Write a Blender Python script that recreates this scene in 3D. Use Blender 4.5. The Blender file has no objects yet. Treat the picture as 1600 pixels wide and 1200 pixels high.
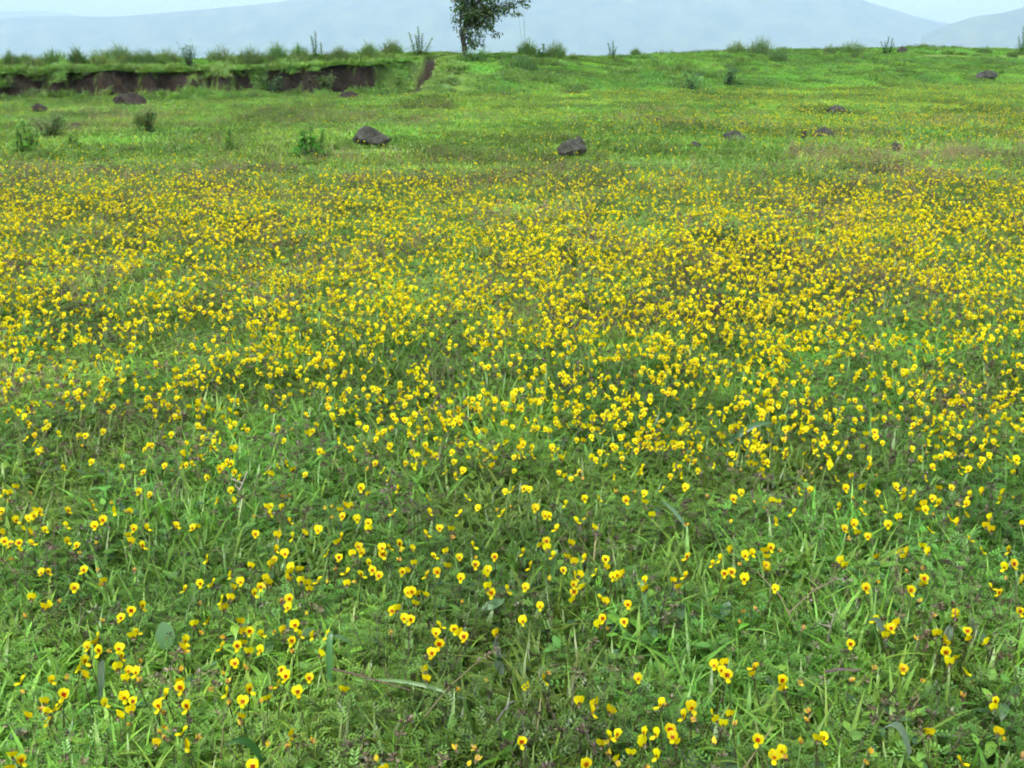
import bpy, bmesh, math, random
import numpy as np
from mathutils import Vector, Matrix, Euler

R = math.radians
scene = bpy.context.scene
random.seed(7)
rng = np.random.default_rng(11)

# ------------------------------------------------------------------ camera
CAM_Z, PITCH, FPX = 1.15, 19.0, 1570.0            # FPX: focal length in pixels of the 1600 px wide photograph
cam_d = bpy.data.cameras.new('camera')
cam = bpy.data.objects.new('camera', cam_d)
scene.collection.objects.link(cam)
cam_d.sensor_width = 36.0
cam_d.lens = 36.0 * FPX / 1600.0
cam_d.clip_start, cam_d.clip_end = 0.05, 20000
cam.location = (0, 0, CAM_Z)
cam.rotation_euler = (R(90 - PITCH), 0, 0)
scene.camera = cam

# ------------------------------------------------------------------ sky, sun, exposure
SUN_EL, SUN_AZ = 58.0, 200.0                      # azimuth clockwise from +Y: behind the camera, a little to its left
world = bpy.data.worlds.new('World'); scene.world = world; world.use_nodes = True
nt = world.node_tree; nt.nodes.clear()
sky = nt.nodes.new('ShaderNodeTexSky'); sky.sky_type = 'NISHITA'; sky.sun_disc = False
sky.sun_elevation, sky.sun_rotation = R(SUN_EL), R(SUN_AZ)
sky.altitude, sky.air_density, sky.dust_density, sky.ozone_density = 900, 1.0, 4.0, 1.0
hs = nt.nodes.new('ShaderNodeHueSaturation'); hs.inputs['Saturation'].default_value = 0.10
bg = nt.nodes.new('ShaderNodeBackground'); bg.inputs['Strength'].default_value = 0.12
wo = nt.nodes.new('ShaderNodeOutputWorld')
nt.links.new(sky.outputs[0], hs.inputs['Color']); nt.links.new(hs.outputs[0], bg.inputs['Color'])
nt.links.new(bg.outputs[0], wo.inputs['Surface'])
sun_d = bpy.data.lights.new('sun', 'SUN'); sun_d.energy = 1.4; sun_d.angle = R(14); sun_d.color = (1, .98, .95)
sun = bpy.data.objects.new('sun', sun_d); scene.collection.objects.link(sun)
az, el = R(SUN_AZ), R(SUN_EL)
sdir = Vector((math.sin(az) * math.cos(el), math.cos(az) * math.cos(el), math.sin(el)))
sun.rotation_euler = sdir.to_track_quat('Z', 'Y').to_euler()
vs = scene.view_settings
vs.view_transform = 'Standard'; vs.look = 'None'; vs.gamma = 1.0; vs.use_curve_mapping = False
vs.exposure = 1.62
cy = scene.cycles
cy.use_denoising = True; cy.use_adaptive_sampling = True; cy.adaptive_threshold = .045; cy.adaptive_min_samples = 12; cy.filter_width = 1.9
cy.max_bounces = 5; cy.diffuse_bounces = 3; cy.glossy_bounces = 2; cy.transmission_bounces = 4
cy.use_light_tree = False; cy.denoising_prefilter = 'FAST'; world.cycles.sampling_method = 'MANUAL'; world.cycles.sample_map_resolution = 256
cy.volume_bounces = 1; cy.transparent_max_bounces = 4; cy.caustics_reflective = False; cy.caustics_refractive = False

# ------------------------------------------------------------------ helpers
COL = scene.collection
cp, sp = math.cos(R(PITCH)), math.sin(R(PITCH))

def ray(px, py):
    """direction in the world of a pixel of the 1600x1200 photograph"""
    u, v = (px - 800) / FPX, (600 - py) / FPX
    return np.array([u, cp + v * sp, -sp + v * cp])

def project(x, y, z):
    d = np.asarray(z) - CAM_Z
    dep = y * cp - d * sp
    return 800 + FPX * x / dep, 600 - FPX * (y * sp + d * cp) / dep

_perm = np.random.default_rng(5).random((256, 256))
def noise(x, y, s=1.0, o=0):
    x = np.asarray(x, float) * s + 17.3 * o + 1000; y = np.asarray(y, float) * s + 9.7 * o + 1000
    xi, yi = np.floor(x).astype(int), np.floor(y).astype(int)
    fx, fy = x - xi, y - yi
    fx, fy = fx * fx * (3 - 2 * fx), fy * fy * (3 - 2 * fy)
    g = lambda a, b: _perm[a % 256, b % 256]
    return (g(xi, yi) * (1 - fx) + g(xi + 1, yi) * fx) * (1 - fy) + (g(xi, yi + 1) * (1 - fx) + g(xi + 1, yi + 1) * fx) * fy
def sm(a, b, x):
    t = np.clip((np.asarray(x, float) - a) / (b - a), 0, 1); return t * t * (3 - 2 * t)

def yb(x):            # foot of the bank, seen from above
    return np.interp(x, [-40, -9.6, -5.5, -1.9, 1.4, 8, 13, 40], [16, 18.8, 19.8, 21.9, 22.6, 24.7, 27, 34]) + .25 * (noise(x, 0 * np.asarray(x), .8, 1) - .5)
def right_of_path(x):
    return sm(-2.5, -1.1, x)
def right_width(x):   # how far the slope right of the path takes to rise
    return np.interp(x, [-2, -.5, 2, 6, 12], [2.8, 3.2, 5.0, 8.5, 10])
def terrain(x, y):
    x = np.asarray(x, float); y = np.asarray(y, float)
    s = y - yb(x)
    w = right_of_path(x)
    hb = np.interp(x, [-10, -5, -2.5, -1.5], [.53, .57, .65, .68])
    e = .85 + .30 * (noise(x, y * 0, 1.3, 2) - .5) + .30 * (noise(x, y * 0, 3.7, 3) - .5) + .12 * (noise(x, y * 3, 7.0, 23) - .5) + .35 * sm(-3.6, -2.6, x)
    tal = .03 + .24 * sm(.45, .95, noise(x, y * 0, .8, 4)) * sm(-9.5, -7, x)
    wid = .20 + .9 * sm(-3.1, -2.2, x)
    left = tal * sm(-.1, .8, s) + (hb - tal) * sm(e, e + wid, s) + .028 * np.clip(s - 1.0, 0, 4.2)
    left = left + .05 * (noise(x, y, 2.2, 6) - .5) * sm(.1, .5, s)
    right = np.interp(x, [-2, -.5, 2, 8, 14], [.57, .54, .47, .55, .60]) * sm(-.6, right_width(x), s) + .16 * sm(-.1, 1.3, s) + .09 * (noise(x * .7, y, .9, 7) - .5) * sm(0, 3, s) + .05 * (noise(x * .8, y, 2.1, 27) - .5) * sm(0, 1.5, s)
    z = left * (1 - w) + right * w
    crest = 4.6 * (1 - w) + (right_width(x) + .8) * w
    d = np.clip(s - crest, 0, None)
    z = z - 65 * (1 - np.exp(-(d / 190.) ** 1.5)) - .012 * np.clip(d, 0, 200)
    z = z + .035 * (noise(x, y, .55, 8) - .5) + .02 * (noise(x, y, 1.7, 9) - .5)
    pth = path_mask(x, y)
    return z - .07 * pth
def path_x(s): return np.interp(s, [-.4, 0, 1, 2, 3.6, 5], [-2.32, -2.16, -1.98, -1.83, -1.64, -1.55])
def by_path(x, y, w): s = y - yb(x); return (np.abs(x - path_x(s)) < w) & (s > -.8) & (s < 4.3)
def path_mask(x, y):
    s = np.asarray(y, float) - yb(x)
    xc = path_x(s)
    return (1 - sm(.13, .26, np.abs(x - xc) + .1 * (noise(x, y, 3, 10) - .5))) * sm(-.5, -.2, s) * (1 - sm(3.3, 3.8, s))
def soil_mask(x, y):  # bare earth: the cut face of the bank and the path
    e = .03
    x = np.asarray(x, float); y = np.asarray(y, float)
    sl = np.hypot(terrain(x + e, y) - terrain(x - e, y), terrain(x, y + e) - terrain(x, y - e)) / (2 * e)
    face = sm(.55, 1.0, sl) * (np.abs(y - yb(x) - 1.1) < 1.1) * (1 - sm(-3.0, -2.65, x))
    return np.clip(face + path_mask(x, y), 0, 1)
def at(px, py, h=0.0):
    """where the line of sight of a pixel meets the terrain raised by h"""
    d = ray(px, py); t = np.linspace(1.0, 45, 9000)
    x, y, z = d[0] * t, d[1] * t, CAM_Z + d[2] * t
    below = z < terrain(x, y) + h
    k = int(np.argmax(below)) if below.any() else int(np.argmin(z - terrain(x, y)))
    return np.array([x[k], y[k], float(terrain(x[k], y[k]))])

class MB:
    def __init__(s): s.v, s.f, s.c, s.m = [], [], [], []
    def add(s, vs_, fs, col=(1, 1, 1), mi=0):
        b = len(s.v); s.v += [tuple(p) for p in vs_]
        s.c += [col] * len(vs_) if not isinstance(col, list) else col
        s.f += [tuple(b + i for i in f) for f in fs]; s.m += [mi] * len(fs)
    def mesh(s, name, mats, smooth=False):
        me = bpy.data.meshes.new(name); me.from_pydata(s.v, [], s.f)
        a = me.color_attributes.new('Col', 'FLOAT_COLOR', 'POINT')
        a.data.foreach_set('color', np.array([(*c, 1) for c in s.c], np.float32).ravel())
        for m in (mats if isinstance(mats, (list, tuple)) else [mats]): me.materials.append(m)
        me.polygons.foreach_set('material_index', s.m)
        if smooth: me.polygons.foreach_set('use_smooth', [True] * len(s.f))
        me.update(); return me
    def build(s, name, mats, parent=None, smooth=False): return link(name, s.mesh(name, mats, smooth), parent)
    def tube(s, pts, radii, n=5, col=(1, 1, 1), mi=0):
        pts = [Vector(p) for p in pts]; vs_, fs = [], []
        for i, p in enumerate(pts):
            d = (pts[min(i + 1, len(pts) - 1)] - pts[max(i - 1, 0)]).normalized()
            a = d.orthogonal().normalized() if i == 0 else (a - d * a.dot(d)).normalized()
            b = d.cross(a)
            for k in range(n):
                t = 2 * math.pi * k / n; vs_.append(p + (a * math.cos(t) + b * math.sin(t)) * radii[i])
        for i in range(len(pts) - 1):
            for k in range(n):
                fs.append((i * n + k, i * n + (k + 1) % n, (i + 1) * n + (k + 1) % n, (i + 1) * n + k))
        fs.append(tuple(range((len(pts) - 1) * n, len(pts) * n)))
        s.add(vs_, fs, col, mi)
    def leaf(s, p, d, up, L, W, col, bend=.2, seg=3, peak=.4, mi=0, fold=.15):
        """a leaf with a midrib fold: from p along d, its face towards up"""
        p, d, up = Vector(p), Vector(d).normalized(), Vector(up)
        side = d.cross(up)
        if side.length < 1e-4: side = d.orthogonal()
        side.normalize(); nrm = side.cross(d).normalized()
        vs_, fs = [p], []
        for i in range(1, seg):
            t = i / seg
            w = W * .5 * (math.sin(math.pi * t ** (math.log(.5) / math.log(peak))) ** .8)
            c = p + d * (L * t) - nrm * (bend * L * t * t)
            vs_ += [c - side * w + nrm * (fold * w), c - nrm * 0, c + side * w + nrm * (fold * w)]
        vs_.append(p + d * L * (1 - .2 * abs(bend)) - nrm * (bend * L)); e = len(vs_) - 1
        fs += [(0, 2, 1), (0, 3, 2)]
        for i in range(seg - 2):
            a = 1 + 3 * i
            fs += [(a, a + 1, a + 4, a + 3), (a + 1, a + 2, a + 5, a + 4)]
        a = 1 + 3 * (seg - 2)
        fs += [(a, a + 1, e), (a + 1, a + 2, e)]
        s.add(vs_, fs, col, mi)

def link(name, me, parent=None):
    o = bpy.data.objects.new(name, me); COL.objects.link(o)
    if parent is not None: o.parent = parent
    return o
def empty(name, loc, rz=0):
    o = bpy.data.objects.new(name, None); COL.objects.link(o); o.empty_display_size = .05
    o.location = loc; o.rotation_euler = (0, 0, rz); return o
def tag(o, label=None, cat=None, group=None, kind=None):
    if label: o['label'] = label
    if cat: o['category'] = cat
    if group: o['group'] = group
    if kind: o['kind'] = kind
    return o
def jit(c, a=.15, r=random):
    k = 1 + r.uniform(-a, a); return tuple(max(0, x * k * (1 + r.uniform(-a, a) * .4)) for x in c)

# ------------------------------------------------------------------ materials
def N(t, kind, **kw):
    n = t.nodes.new(kind)
    for k, v in kw.items(): setattr(n, k, v)
    return n
def foliage_mat(name, trans=.38, gloss=.04, vary=.35, tinted=True, rough=.42):
    m = bpy.data.materials.new(name); m.use_nodes = True; t = m.node_tree; t.nodes.clear(); L = t.links.new
    col = N(t, 'ShaderNodeAttribute', attribute_name='Col')
    oi = N(t, 'ShaderNodeObjectInfo')
    mr = N(t, 'ShaderNodeMapRange'); mr.inputs['To Min'].default_value = 1 - vary; mr.inputs['To Max'].default_value = 1 + vary
    L(oi.outputs['Random'], mr.inputs['Value'])
    h = N(t, 'ShaderNodeHueSaturation'); L(col.outputs['Color'], h.inputs['Color']); L(mr.outputs[0], h.inputs['Value'])
    mr2 = N(t, 'ShaderNodeMapRange'); mr2.inputs['To Min'].default_value = .485; mr2.inputs['To Max'].default_value = .515
    ml = N(t, 'ShaderNodeMath', operation='MULTIPLY'); ml.inputs[1].default_value = 7.31
    fr = N(t, 'ShaderNodeMath', operation='FRACT'); L(oi.outputs['Random'], ml.inputs[0]); L(ml.outputs[0], fr.inputs[0])
    L(fr.outputs[0], mr2.inputs['Value']); L(mr2.outputs[0], h.inputs['Hue'])
    out = h.outputs[0]
    if tinted:                                   # plants of a patch differ in kind: some browner, some fresher
        ti = N(t, 'ShaderNodeAttribute', attribute_name='tint', attribute_type='INSTANCER')
        mx = N(t, 'ShaderNodeMix', data_type='RGBA', blend_type='MULTIPLY')
        mx.inputs['Factor'].default_value = 1.0
        L(out, mx.inputs['A']); L(ti.outputs['Color'], mx.inputs['B']); out = mx.outputs['Result']
    d = N(t, 'ShaderNodeBsdfDiffuse'); tr = N(t, 'ShaderNodeBsdfTranslucent'); g = N(t, 'ShaderNodeBsdfGlossy')
    g.inputs['Roughness'].default_value = rough
    L(out, d.inputs['Color']); L(out, tr.inputs['Color'])
    m1 = N(t, 'ShaderNodeMixShader'); m1.inputs[0].default_value = trans; L(d.outputs[0], m1.inputs[1]); L(tr.outputs[0], m1.inputs[2])
    m2 = N(t, 'ShaderNodeMixShader'); m2.inputs[0].default_value = gloss; L(m1.outputs[0], m2.inputs[1]); L(g.outputs[0], m2.inputs[2])
    o = N(t, 'ShaderNodeOutputMaterial'); L(m2.outputs[0], o.inputs['Surface'])
    return m
M_GRASS = foliage_mat('grass_leaf')
M_LEAF = foliage_mat('shrub_leaf', tinted=False, vary=.1)
M_DRY = foliage_mat('dry_straw', trans=.15, gloss=.02, tinted=False, vary=.2)
M_PETAL = foliage_mat('yellow_petal', trans=.3, gloss=.008, tinted=False, vary=.20, rough=.5)

def ground_mat():
    m = bpy.data.materials.new('meadow_ground'); m.use_nodes = True; t = m.node_tree; L = t.links.new
    b = t.nodes['Principled BSDF']; b.inputs['Roughness'].default_value = .95; b.inputs['Specular IOR Level'].default_value = .1
    geo = N(t, 'ShaderNodeNewGeometry'); at_ = N(t, 'ShaderNodeAttribute', attribute_name='Col')
    n1 = N(t, 'ShaderNodeTexNoise'); n1.inputs['Scale'].default_value = 14; n1.inputs['Detail'].default_value = 8
    n2 = N(t, 'ShaderNodeTexNoise'); n2.inputs['Scale'].default_value = 1.1; n2.inputs['Detail'].default_value = 6
    L(geo.outputs['Position'], n1.inputs['Vector']); L(geo.outputs['Position'], n2.inputs['Vector'])
    soil = N(t, 'ShaderNodeValToRGB'); e = soil.color_ramp.elements
    e[0].position, e[0].color = .3, (.007, .0055, .0045, 1); e[1].position, e[1].color = .80, (.046, .035, .027, 1)
    L(n1.outputs['Fac'], soil.inputs[0])
    turf = N(t, 'ShaderNodeValToRGB'); e = turf.color_ramp.elements
    e[0].position, e[0].color = .35, (.085, .15, .028, 1); e[1].position, e[1].color = .7, (.13, .225, .042, 1)
    L(n2.outputs['Fac'], turf.inputs[0])
    mx = N(t, 'ShaderNodeMix', data_type='RGBA'); L(at_.outputs['Color'], mx.inputs['Factor'])
    L(turf.outputs[0], mx.inputs['A']); L(soil.outputs[0], mx.inputs['B'])
    L(mx.outputs['Result'], b.inputs['Base Color'])
    bp = N(t, 'ShaderNodeBump'); bp.inputs['Strength'].default_value = .8; bp.inputs['Distance'].default_value = .03
    L(n1.outputs['Fac'], bp.inputs['Height']); L(bp.outputs[0], b.inputs['Normal'])
    return m
def noise_mat(name, c0, c1, scale, bump=.5, dist=.02, rough=.9, lo=.35, hi=.7):
    m = bpy.data.materials.new(name); m.use_nodes = True; t = m.node_tree; L = t.links.new
    b = t.nodes['Principled BSDF']; b.inputs['Roughness'].default_value = rough; b.inputs['Specular IOR Level'].default_value = .25
    tc = N(t, 'ShaderNodeTexCoord')
    n1 = N(t, 'ShaderNodeTexNoise'); n1.inputs['Scale'].default_value = scale; n1.inputs['Detail'].default_value = 9; n1.inputs['Roughness'].default_value = .65
    L(tc.outputs['Object'], n1.inputs['Vector'])
    r = N(t, 'ShaderNodeValToRGB'); e = r.color_ramp.elements
    e[0].position, e[0].color = lo, (*c0, 1); e[1].position, e[1].color = hi, (*c1, 1)
    L(n1.outputs['Fac'], r.inputs[0]); L(r.outputs[0], b.inputs['Base Color'])
    bp = N(t, 'ShaderNodeBump'); bp.inputs['Strength'].default_value = bump; bp.inputs['Distance'].default_value = dist
    L(n1.outputs['Fac'], bp.inputs['Height']); L(bp.outputs[0], b.inputs['Normal'])
    return m
M_GROUND = ground_mat()
M_ROCK = noise_mat('basalt', (.011, .0118, .0095), (.080, .083, .068), 7, .8, .03, .85, .3, .72)
M_CLOD = noise_mat('earth_clod', (.009, .007, .0055), (.048, .038, .030), 9, .9, .03)
M_BARK = noise_mat('bark', (.015, .013, .011), (.06, .052, .042), 22, .8, .01)
M_HILL = noise_mat('far_hillside', (.010, .026, .010), (.12, .145, .065), .016, 0, 1, .95, .36, .68)

# ------------------------------------------------------------------ ground sheet
def lines(segs):
    out = []
    for a, b, st in segs: out += list(np.arange(a, b - 1e-6, st))
    return np.array(out)
xs_ = np.concatenate([[-5200, -3000, -1500, -700, -300, -140, -70, -40, -30, -24], np.arange(-20, 20.01, .13), [24, 30, 40, 70, 140, 300, 700, 1500, 3000, 5200]])
vs2 = np.concatenate([[-5200, -3000, -1000, -300, -100, -40, -15, -6], lines([(-2, 20.5, .22), (20.5, 24.2, .045), (24.2, 40, .25)]), [40, 42, 45, 50, 58, 70, 90, 120, 160, 220, 300, 420, 600, 900, 1400, 2200, 3200, 4400, 5200]])
X, V = np.meshgrid(xs_, vs2)
bump = sm(8, 19, V) * (1 - sm(28, 70, V))
Y = V + (yb(X) - 21.3) * bump
Z = terrain(X, Y)
S = soil_mask(X, Y)
dark = np.clip(S, 0, 1)
nx, ny = len(xs_), len(vs2)
idx = np.arange(nx * ny).reshape(ny, nx)
faces = np.stack([idx[:-1, :-1], idx[:-1, 1:], idx[1:, 1:], idx[1:, :-1]], -1).reshape(-1, 4)
me = bpy.data.meshes.new('ground')
me.vertices.add(nx * ny); me.vertices.foreach_set('co', np.stack([X, Y, Z], -1).astype(np.float32).ravel())
me.loops.add(faces.size); me.loops.foreach_set('vertex_index', faces.ravel().astype(np.int32))
me.polygons.add(len(faces)); me.polygons.foreach_set('loop_start', np.arange(0, faces.size, 4, dtype=np.int32))
me.polygons.foreach_set('use_smooth', np.ones(len(faces), bool))
ca = me.color_attributes.new('Col', 'FLOAT_COLOR', 'POINT')
ca.data.foreach_set('color', np.stack([dark, dark, dark, np.ones_like(dark)], -1).astype(np.float32).ravel())
me.update(calc_edges=True); me.materials.append(M_GROUND)
tag(link('ground', me), 'flat meadow floor with an eroded earth bank behind', kind='structure')

# ------------------------------------------------------------------ far hills
def hill(name, label, Dist, prof, depth, seed, below=-66, rough=1.0):
    """a ridge whose skyline follows prof [(px, py)] at the distance Dist"""
    px = np.array([p[0] for p in prof], float); py = np.array([p[1] for p in prof], float)
    n, rows = 260, 26
    u = np.linspace(px[0], px[-1], n)
    top = np.interp(u, px, py)
    k = np.ones(9) / 9; top = np.convolve(np.pad(top, 4, 'edge'), k, 'valid')
    d = np.stack([(u - 800) / FPX, cp + (600 - top) / FPX * sp, -sp + (600 - top) / FPX * cp], -1)
    xt = d[:, 0] / d[:, 1] * Dist; zt = CAM_Z + d[:, 2] / d[:, 1] * Dist
    vs_, fs = [], []
    for j in range(rows):
        q = j / (rows - 1)                        # 0 front foot .. crest at .55 .. 1 back foot
        pr = math.sin(math.pi * .5 * min(1, q / .55)) ** 1.5 if q < .55 else math.cos(math.pi * .5 * (q - .55) / .45) ** 1.3
        for i in range(n):
            x = xt[i] * (1 + (q - .55) * depth / Dist); y = Dist + (q - .55) * depth
            rid = (noise(x, y, .006, seed) - .5) * 26 + (noise(x, y, .02, seed + 1) - .5) * 9 + abs(noise(x, y, .0045, seed + 2) - .5) * -40
            z = below + (zt[i] - below) * pr + rough * rid * (1 - math.exp(-((q - .55) / .18) ** 2)) * min(1, pr * 2)
            vs_.append((x, y, z if 0 < j < rows - 1 else below - 2))
    for j in range(rows - 1):
        for i in range(n - 1):
            a = j * n + i; fs.append((a, a + 1, a + n + 1, a + n))
    m = MB(); m.add(vs_, fs); o = m.build(name, M_HILL, smooth=True)
    tag(o, label, kind='structure')
hill('hills', 'broad hazy blue ridge behind the meadow', 3000,
     [(-500, 40), (-200, 34), (0, 30), (40, 24), (150, 26), (215, 25.5), (255, 16.5), (292, 19), (345, 10.5), (400, 8), (450, 1), (560, -18), (700, -38), (900, -52), (1100, -45), (1240, -22), (1340, -2), (1380, 8), (1420, 24), (1485, 38), (1560, 48), (1700, 58), (2100, 62)], 900, 20)
hill('hills', 'pale farther ridge at the left', 4300, [(-600, 10), (-200, 14), (0, 17.5), (88, 17.5), (112, 22), (160, 28), (260, 40), (420, 58)], 800, 30)
hill('hills', 'nearer hill at the right edge', 2300, [(1440, 56), (1475, 40), (1500, 33), (1522, 25), (1566, 20.5), (1585, 15), (1620, 6), (1700, -8), (1900, -24), (2200, -10)], 620, 40)

# haze
m = bpy.data.materials.new('haze'); m.use_nodes = True; t = m.node_tree; t.nodes.clear()
pv = t.nodes.new('ShaderNodeVolumePrincipled'); pv.inputs['Density'].default_value = 0.00046
pv.inputs['Color'].default_value = (.555, .74, 1.0, 1); pv.inputs['Anisotropy'].default_value = 0.0
om = t.nodes.new('ShaderNodeOutputMaterial'); t.links.new(pv.outputs[0], om.inputs['Volume'])
mb = MB(); a, b_, zb, zt_ = 5300, 5300, -90, 225
mb.add([(-a, -b_, zb), (a, -b_, zb), (a, b_, zb), (-a, b_, zb), (-a, -b_, zt_), (a, -b_, zt_), (a, b_, zt_), (-a, b_, zt_)],
       [(3, 2, 1, 0), (4, 5, 6, 7), (0, 1, 5, 4), (1, 2, 6, 5), (2, 3, 7, 6), (3, 0, 4, 7)])
tag(mb.build('haze', m), kind='stuff', label='pale blue monsoon haze over the valley')

# ------------------------------------------------------------------ rocks
CLEAR = []
def rock(px, py, w, h, seed, label, mat=None, name='rock', sub=4, sink=.25, tilt=0, depth=.8, cuts=7):
    p = at(px, py); dist = p[1]
    W, H = w / FPX * dist * 1.05, h / FPX * dist + .012
    CLEAR.append((p[0], p[1] - .18, W * .5 + .02)); r = random.Random(seed)
    bm = bmesh.new(); bmesh.ops.create_icosphere(bm, subdivisions=sub, radius=1)
    planes = [(Vector((r.uniform(-1, 1), r.uniform(-1, 1), r.uniform(-.2, 1))).normalized(), r.uniform(.45, .8)) for _ in range(cuts + 4)]
    for v in bm.verts:
        q = v.co.copy()
        for nrm, dd in planes:
            k = q.dot(nrm)
            if k > dd: q -= nrm * (k - dd) * .92
        n_ = float(noise(q.x * 2 + q.z, q.y * 2 - q.z, 1.5, seed)) - .5; n2_ = float(noise(q.x * 6 - q.z * 4, q.y * 6 + q.z * 3, 1.2, seed + 3)) - .5
        v.co = q * (1 + .22 * n_ + .09 * n2_)
    me = bpy.data.meshes.new(name); bm.to_mesh(me); bm.free(); me.materials.append(mat or M_ROCK)
    co = np.array([v.co for v in me.vertices]); lo, hi = co.min(0), co.max(0)
    s = np.array([W / (hi[0] - lo[0]), W * depth / (hi[1] - lo[1]), H * (1 + sink) / (hi[2] - lo[2])])
    co = (co - [(lo[0] + hi[0]) / 2, (lo[1] + hi[1]) / 2, lo[2]]) * s - [0, 0, H * sink]
    me.vertices.foreach_set('co', co.astype(np.float32).ravel()); me.update()
    o = link(name, me); o.location = (p[0], p[1] + W * depth * .4, p[2] + .02); o.rotation_euler = (0, R(tilt), 0)
    tag(o, label, 'rock' if mat is None else 'earth clod'); return o
rock(578, 231, 60, 27, 1, 'largest dark boulder in the meadow, domed, beside the tall leafy weed', sub=4)
rock(895, 248, 44, 24, 22, 'rounded dark boulder in mid meadow with a smaller slab behind it')
rock(906, 233, 22, 14, 3, 'small dark slab lying behind the rounded boulder', cuts=10)
rock(1149, 224, 32, 14, 4, 'low flat dark rock right of the rounded boulder, in green grass', sink=.5)
rock(1088, 235, 17, 9, 5, 'small brownish stone between the rounded boulder and the low flat rock')
rock(1287, 219, 30, 15, 6, 'grey pointed rock just right of the thin dark post')
rock(1311, 181, 29, 12, 7, 'flat dark rock among yellow flowers above the grey pointed rock')
rock(1542, 126, 31, 13, 8, 'dark rock on the grassy slope near the right edge', tilt=-8)
rock(1411, 84, 15, 9, 9, 'small rock on the slope crest beside a short shrub')
rock(1402, 236, 14, 9, 10, 'small dark stone above the reddish brown dry patch')
rock(116, 204, 20, 8, 12, 'small grey stone between the two round bushes at left')
rock(197, 169, 52, 20, 13, 'brown earth mound fallen below the eroded bank', M_CLOD, 'earth_clod', cuts=4)
rock(57, 178, 24, 12, 14, 'dark earth clod at the foot of the bank, far left', M_CLOD, 'earth_clod', cuts=4)
rock(545, 156, 30, 10, 15, 'long dark clod in grass below the bank, left of the dirt path', M_CLOD, 'earth_clod', sink=.4, cuts=4)

# ------------------------------------------------------------------ thin dark post
p = at(1253, 222); s_ = p[1] / FPX
m = MB(); m.tube([(0, 0, -.05), (.01, 0, 8 * s_), (.035, .01, 17 * s_)], [.022, .02, .017], 7, (.05, .04, .035))
o = m.build('post', M_BARK); o.location = p; tag(o, 'thin dark wooden post leaning slightly beside the grey pointed rock', 'post')

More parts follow.
